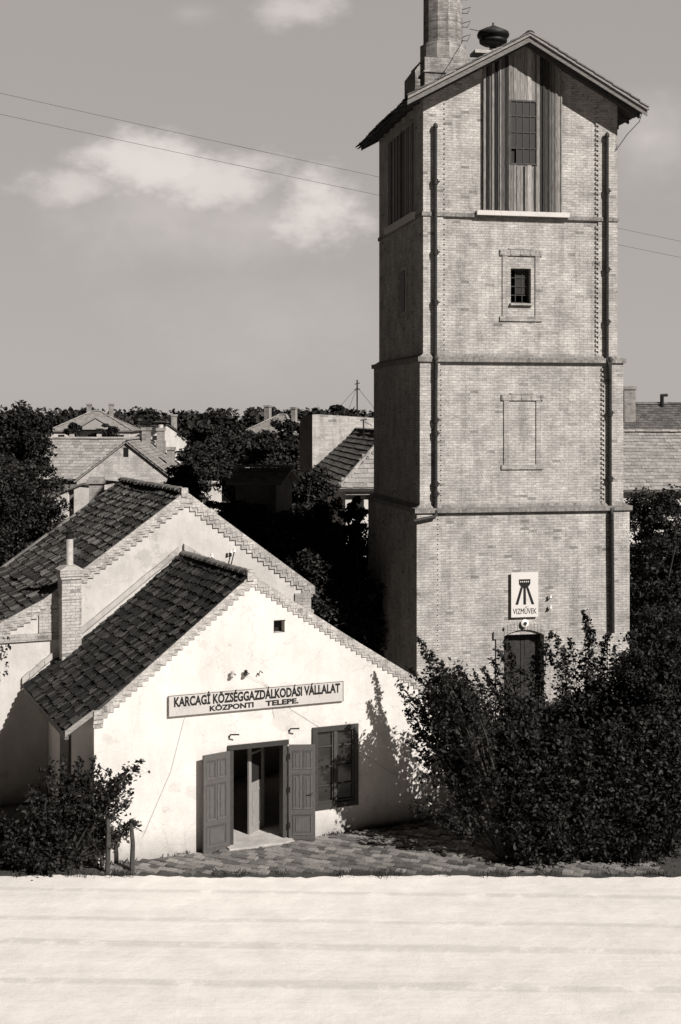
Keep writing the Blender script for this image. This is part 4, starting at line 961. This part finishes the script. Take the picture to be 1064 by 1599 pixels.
def shrub(name, label, cat, base, tips, leaf=.1, per=26, twigs=9, group=None, spread=.42, shoots=()):
    """branches run from the base to each tip; twigs and leaves sit on the outer part of every branch"""
    r = root(name, base, 0, label, cat, group); b0 = Vector(base); br = MB(); lv = []
    for tip in tips:
        t = Vector(tip)-b0; ln = t.length
        a0 = Vector((random.uniform(-.12,.12), random.uniform(-.12,.12), 0))
        mid = Vector((t.x*.32+random.uniform(-.15,.15), t.y*.32+random.uniform(-.15,.15), t.z*.58+.15))
        P = []
        for k in range(9):
            f = k/8; P.append(a0*(1-f)**2+mid*2*f*(1-f)+t*f*f+Vector((random.uniform(-.03,.03),)*3)*f)
        br.tube(P, .012+.009*ln, 5, .004, cap=False)
        for k in range(twigs):
            f = 1-(k/twigs)**1.2*.72; i = min(7, int(f*8)); q = P[i].lerp(P[i+1], f*8-i)
            d = Vector((random.gauss(0,1), random.gauss(0,1), random.gauss(.35,.8))).normalized()
            L_ = spread*random.uniform(.5,1.2)*(.45 if k < 2 else 1); e = q+d*L_+ (t.normalized()*L_*.5)
            br.tube([q, q.lerp(e,.5)+Vector((0,0,.03)), e], .006, 4, .002, cap=False)
            for _ in range(per):
                g = random.random()**.8; c = q.lerp(e, g); sg_ = .05+.05*g; lv.append((c.x+random.gauss(0,sg_), c.y+random.gauss(0,sg_), c.z+random.gauss(0,sg_)-.01))
    for tip in shoots:                               # long bare shoots with leaves set close along them
        t = Vector(tip)-b0; mid = Vector((t.x*.45, t.y*.45, t.z*.62)); a0 = Vector((random.uniform(-.1,.1), random.uniform(-.1,.1), 0))
        wb_ = Vector((random.uniform(-.1,.1), 0, random.uniform(-.08,.08)))
        P = [a0*(1-k/12)**2+mid*2*(k/12)*(1-k/12)+t*(k/12)**2+wb_*math.sin(k/12*6.3)*(k/12) for k in range(13)]
        br.tube(P, .018, 5, .004, cap=False); ln = t.length
        for _ in range(int(ln*42)):
            f = 1-random.random()**1.3*.62; q = P[min(11, int(f*12))].lerp(P[min(12, int(f*12)+1)], f*12-int(f*12) if f < 1 else 0); w2 = .035+.13*(1-f)
            lv.append((q.x+random.gauss(0,w2), q.y+random.gauss(0,w2), q.z+random.gauss(0,w2)))
        for k in range(5):
            f = random.uniform(.45,.9); q = P[int(f*12)]; e = q+Vector((random.gauss(0,.2), random.gauss(0,.2), random.uniform(.05,.3))); br.tube([q, e], .005, 4, .002, cap=False)
            for g in range(14): c = q.lerp(e, random.random()**.7); lv.append((c.x+random.gauss(0,.04), c.y+random.gauss(0,.04), c.z+random.gauss(0,.04)))
    br.build('branches', m_bark, r); lv = np.array(lv)
    leaf_mesh('foliage', lv[lv[:,2] > .03], leaf, m_leaf, r)
    return r
def ell(px, py, d, rx, ry, rd, n, zmin=.25):
    """n tips scattered in an ellipsoid given by its photo position and size"""
    o = []
    while len(o) < n:
        a, b, c = rng.uniform(-1, 1, 3)
        if a*a+b*b+c*c > 1 or a*a+b*b+c*c < .18: continue
        p = W(px+a*rx, py+b*ry, d+c*rd)
        if p.z > zmin: o.append(p)
    return o
def wpts(l, d): return [W(a, b, d+random.uniform(-.25,.25)) for a, b in l]
def base(px, d): x, y = G(px, d); return (x, y, 0)
SG = 'shrubs in front of the tower'
shrub('shrub', 'leafy shrub with sparse branches reaching left across the white wall', 'shrub', base(790, 27.2),
      wpts([(700,1085),(720,1080),(690,1100),(745,1075),(712,1110)], 26.6)+ell(708, 1092, 26.55, 46, 50, .3, 17)+ell(703, 1105, 27.8, 50, 52, .45, 24)+ell(835, 1165, 27.6, 60, 80, .6, 30), per=22, group=SG, spread=.36,
      shoots=wpts([(622,1068),(628,1085),(640,1045),(655,998),(660,1012),(672,1020),(690,1032),(705,1052),(635,1110),(650,1095),(665,1060),(640,1128),(655,1140),(680,1060)], 27.9)
      + wpts([(640,1160),(652,1185),(648,1255),(640,1262),(665,1210),(672,1270),(660,1170),(668,1245),(685,1285),(650,1150)], 27.0))
shrub('shrub', 'dense dark shrub growing directly before the arched tower door', 'shrub', base(825, 29.3), ell(820, 1185, 29.0, 95, 105, 1.0, 74), per=32, group=SG,
      shoots=wpts([(770,1030),(790,1002),(778,1012),(755,1045),(800,1020),(848,1000),(862,985),(740,1050),(835,1025),(720,1050),(765,1060)], 29.2))
shrub('shrub', 'tall shrub with an upright spray pointing at the right tower corner', 'shrub', base(925, 28.9), ell(920, 1165, 28.9, 95, 120, 1.0, 76), per=32, group=SG,
      shoots=wpts([(912,955),(918,965),(928,985),(940,1005),(890,1000),(868,992),(880,1010),(905,1020),(950,990),(960,1010),(858,1020)], 28.9))
shrub('shrub', 'bushy dark shrub at the right edge below the conifer', 'shrub', base(1030, 28.6), ell(1030, 1125, 28.6, 95, 150, 1.0, 90), per=32, group=SG, shoots=wpts([(985,985),(1005,965),(1030,945),(1050,935),(1060,960)], 28.6))
shrub('shrub', 'low spreading shrub at the road edge in the middle of the row', 'shrub', base(850, 26.9), ell(875, 1255, 26.9, 95, 105, .42, 84), per=34, group=SG, shoots=wpts([(800,1130),(840,1110),(780,1160),(900,1120)], 26.8))
shrub('shrub', 'low dense shrub at the road edge, rightmost of the front row', 'shrub', base(1000, 26.9), ell(1010, 1230, 26.9, 130, 130, .42, 120), per=34, group=SG)
shrub('shrub', 'low shrub at the road edge, nearest the lit end of the white wall', 'shrub', base(835, 27.0), ell(835, 1300, 26.9, 60, 60, .4, 26), per=26, group=SG, shoots=wpts([(762,1220),(775,1205),(768,1260),(758,1290)],26.9))
shrub('garden_shrub', 'dark fruit bush with bare leafy shoots beside the small house corner', 'shrub', base(95, 26.5),
      ell(66, 1325, 26.5, 62, 72, .35, 38, .12), per=22, leaf=.095, spread=.27,
      shoots=wpts([(222,1188),(214,1200),(205,1215),(188,1225),(150,1188),(158,1200),(172,1205),(182,1215),(125,1185),(118,1200),(80,1192),(62,1200),(98,1182),(216,1288),(208,1282),(198,1300),(185,1318),(205,1240),(192,1250),(15,1285),(28,1262),(178,1290),(140,1230),(165,1245),(45,1225),(100,1230),(12,1330)], 26.4))
X, Y = G(-45, 26.6)
shrub('garden_shrub', 'sparse low plant at the far left edge of the yard', 'shrub', base(-10, 27.6), ell(-10, 1310, 27.6, 35, 50, .4, 12), per=16, leaf=.07, spread=.25)
# creeper on the far left wall
s = MB(); cp = []
for px, py in ((8,1000),(14,1012),(6,1025),(12,1040),(9,1052),(5,1015)):
    p = W(px, py, 30.6); cp += [(p.x+random.gauss(0,.05), p.y+random.gauss(0,.03), p.z+random.gauss(0,.05)) for _ in range(7)]
tag(leaf_mesh('creeper', cp, .09, m_leaf, None), 'few creeper leaves on the white wall at the left edge', 'plant')

# tree variants: trunk, limbs and a leaf-clump crown in a unit frame (radius 1, height 1..), copied and scaled
def crown_points(n, nclump, rx, rz_, conif=False):
    pts = []
    for _ in range(nclump):
        a = rng.normal(size=3); a /= np.linalg.norm(a); rr = rng.uniform(.35, .95); c = a*rr
        if conif: z = rng.uniform(-1, 1); w_ = (1-z)*.42+.3; th = rng.uniform(0, 6.28); c = np.array([math.cos(th)*w_*rng.uniform(.5,1), math.sin(th)*w_*rng.uniform(.5,1), z])
        s_ = rng.uniform(.13, .34)
        k = n//nclump; q = rng.normal(size=(k, 3)); q /= np.linalg.norm(q, axis=1)[:, None]; q *= (rng.random(k)**.45)[:, None]*s_*np.array([1.25,1.25,.7 if not conif else .35])
        if conif: q[:,2] -= np.hypot(q[:,0],q[:,1])*.3
        pts.append(c+q)
    p = np.concatenate(pts); return p*np.array([rx*1.12, rx*1.12, rz_*1.02])
def tree(label, px, py_top, py_bot, hw_px, d, leafsz=None, n=9000, cl=60, conif=False, group='trees among the houses', name='tree'):
    X, Y = G(px, d); zt, zb = zat(py_top, d), max(.6, zat(py_bot, d)); rx = hw_px/FP*d; rz_ = (zt-zb)/2; zc_ = (zt+zb)/2
    r = root(name, (X, Y, 0), 0, label, 'tree', group)
    b = MB(); b.tube([(0,0,0),(.1,0,zb*.6),(0,.1,zc_)], .12+.02*zt, 8, .08)
    for k in range(7):
        th = k*.9+random.random(); b.tube([(0,0,zb*.7+k*.1),(math.cos(th)*rx*.35, math.sin(th)*rx*.35, zc_-rz_*.2),(math.cos(th)*rx*.75, math.sin(th)*rx*.75, zc_+rz_*random.uniform(-.2,.6))], .07, 5, .02)
    b.build('trunk', m_bark, r)
    p = crown_points(int(n*1.4), cl, rx, rz_, conif); p[:,2] += zc_
    leaf_mesh('crown', p, leafsz or max(.1, d*.0026), m_leafbg, r, .7)
    return r
T = tree
T('dark tree rising above the horizon at the far left', 42, 622, 760, 38, 48, cl=70)
T('broad dark tree filling the left edge, with a bough over the pale roof', 20, 700, 880, 78, 44, n=14000, cl=90)
T('dark tree hugging the left edge above the large roof', -30, 640, 900, 60, 42)
T('tree standing behind the peak of the large gable', 318, 690, 790, 48, 72)
T('tall round dark tree right of the small white gable', 336, 640, 740, 44, 84)
T('wide dark tree in the middle, left of the fire wall', 425, 705, 850, 62, 62, n=14000, cl=90)
T('dark tree under the far sloping hip roof', 420, 672, 760, 48, 90)
T('dark tree against the end of the fire wall', 452, 648, 740, 30, 95, n=4500)
T('dark tree behind the right slope of the large gable', 385, 778, 900, 75, 50, n=14000, cl=90)
T('deep dark tree between large gable and tower', 470, 790, 990, 62, 46, n=14000, cl=90)
T('dark tree close to the shaded side of the tower', 548, 815, 1060, 62, 50, n=14000, cl=90)
T('small tree before the white gable wall left of the tower', 553, 775, 850, 22, 47.5, n=2500, cl=30)
T('dark tree low behind the right end of the small house', 590, 880, 1080, 60, 44, n=7000)
T('conifer with spreading boughs right of the tower', 1025, 766, 1060, 80, 47, n=18000, cl=110, conif=True)
T('dark tree behind the conifer at the right edge', 1050, 812, 1080, 75, 52, n=12000)
T('dark tree at the foot of the tower on the right', 1000, 900, 1110, 45, 47, n=6000)
T('round tree on the horizon above the fire wall', 523, 631, 668, 30, 150, n=3500, cl=30)
T('small dark tree before the far hipped house, left', 112, 655, 690, 13, 138, n=1800, cl=18)
T('small dark tree before the far hipped house, right', 163, 660, 690, 20, 136, n=1800, cl=22)
T('tree between the brick gable and the small white gable', 232, 682, 730, 22, 96, n=2500, cl=26)
T('dark treetop left of the far hipped roof', 78, 641, 690, 22, 165, n=2500, cl=26)
T('low tree beside the hip roof by the fire wall', 505, 770, 900, 34, 54, n=4500)
T('tree filling the gap behind the large gable, nearest its right end', 505, 850, 1010, 62, 43, n=12000)
T('broad dark tree left of the hip roof, below the fire wall', 470, 715, 850, 52, 60, n=12000)
T('dark tree between the peak of the large gable and the white shed', 290, 725, 800, 32, 62, n=6000)
T('dark tree filling the middle of the grove', 385, 752, 870, 62, 57, n=12000)
T('round tree in the back of the grove, below the far hip roof', 375, 668, 730, 36, 104, n=6000)
T('bushy tree at the left of the lean-to', 40, 760, 900, 60, 50, n=9000)
T('dark tree right of the conifer foot', 1060, 930, 1200, 60, 42, n=9000)
T('dark bushy tree at the foot of the tower behind the shrubs', 1010, 1000, 1240, 50, 38, n=9000)
# far-off wood along the horizon
pts = []
for _ in range(230):
    px = rng.uniform(-250, 1350); d = rng.uniform(170, 420); zt = zat(rng.uniform(634, 647), d); rr = rng.uniform(2.0, 4.2)
    c = np.array([(px-CX)/FP*d, d, max(3, zt-rr)]); k = 230; q = rng.normal(size=(k,3)); q /= np.linalg.norm(q,axis=1)[:,None]; q *= (rng.random(k)**.4)[:,None]*rr*np.array([1.2,1.2,1]); pts.append(c+q)
    q = q*np.array([1.2,1.2,1.0]); q[:,2] -= rr; pts.append(c+q)
p = np.concatenate(pts); p = p[p[:,2] > .1]
o = leaf_mesh('far_woodland', p, .95, m_leafbg, None, .8); o['kind'] = 'stuff'; o['label'] = 'line of far-off dark trees along the horizon'


# weeds along the ragged road edge and the foot of the wall
s = MB()
for _ in range(3400):
    if random.random() < .62:
        x = random.uniform(-8, 10); cl_ = math.sin(x*2.3)+math.sin(x*5.9+2)+random.gauss(0,.5)
        if cl_ < .35: continue
        y = KY-.02+random.gauss(0, .07)
    else:
        t = random.uniform(.1, 9.2)
        if 2.0 < t < 5.0 or math.sin(t*4)+random.gauss(0,.6) < .2: continue
        p = HO+hu*t+hn*random.uniform(.02,.12); x, y = p.x, p.y
    h = random.uniform(.03,.13); a = random.random()*6.3; w_ = .006; dx, dy = random.gauss(0,.4)*h, random.gauss(0,.4)*h
    s.face([(x-w_*math.cos(a), y-w_*math.sin(a), .0), (x+w_*math.cos(a), y+w_*math.sin(a), .0), (x+dx*.5+w_*.6*math.cos(a), y+dy*.5+w_*.6*math.sin(a), .04+h*.6), (x+dx, y+dy, .04+h)])
o = s.build('weeds', m_leafbg); o['kind'] = 'stuff'; o['label'] = 'short weeds along the pavement edge and the foot of the white wall'
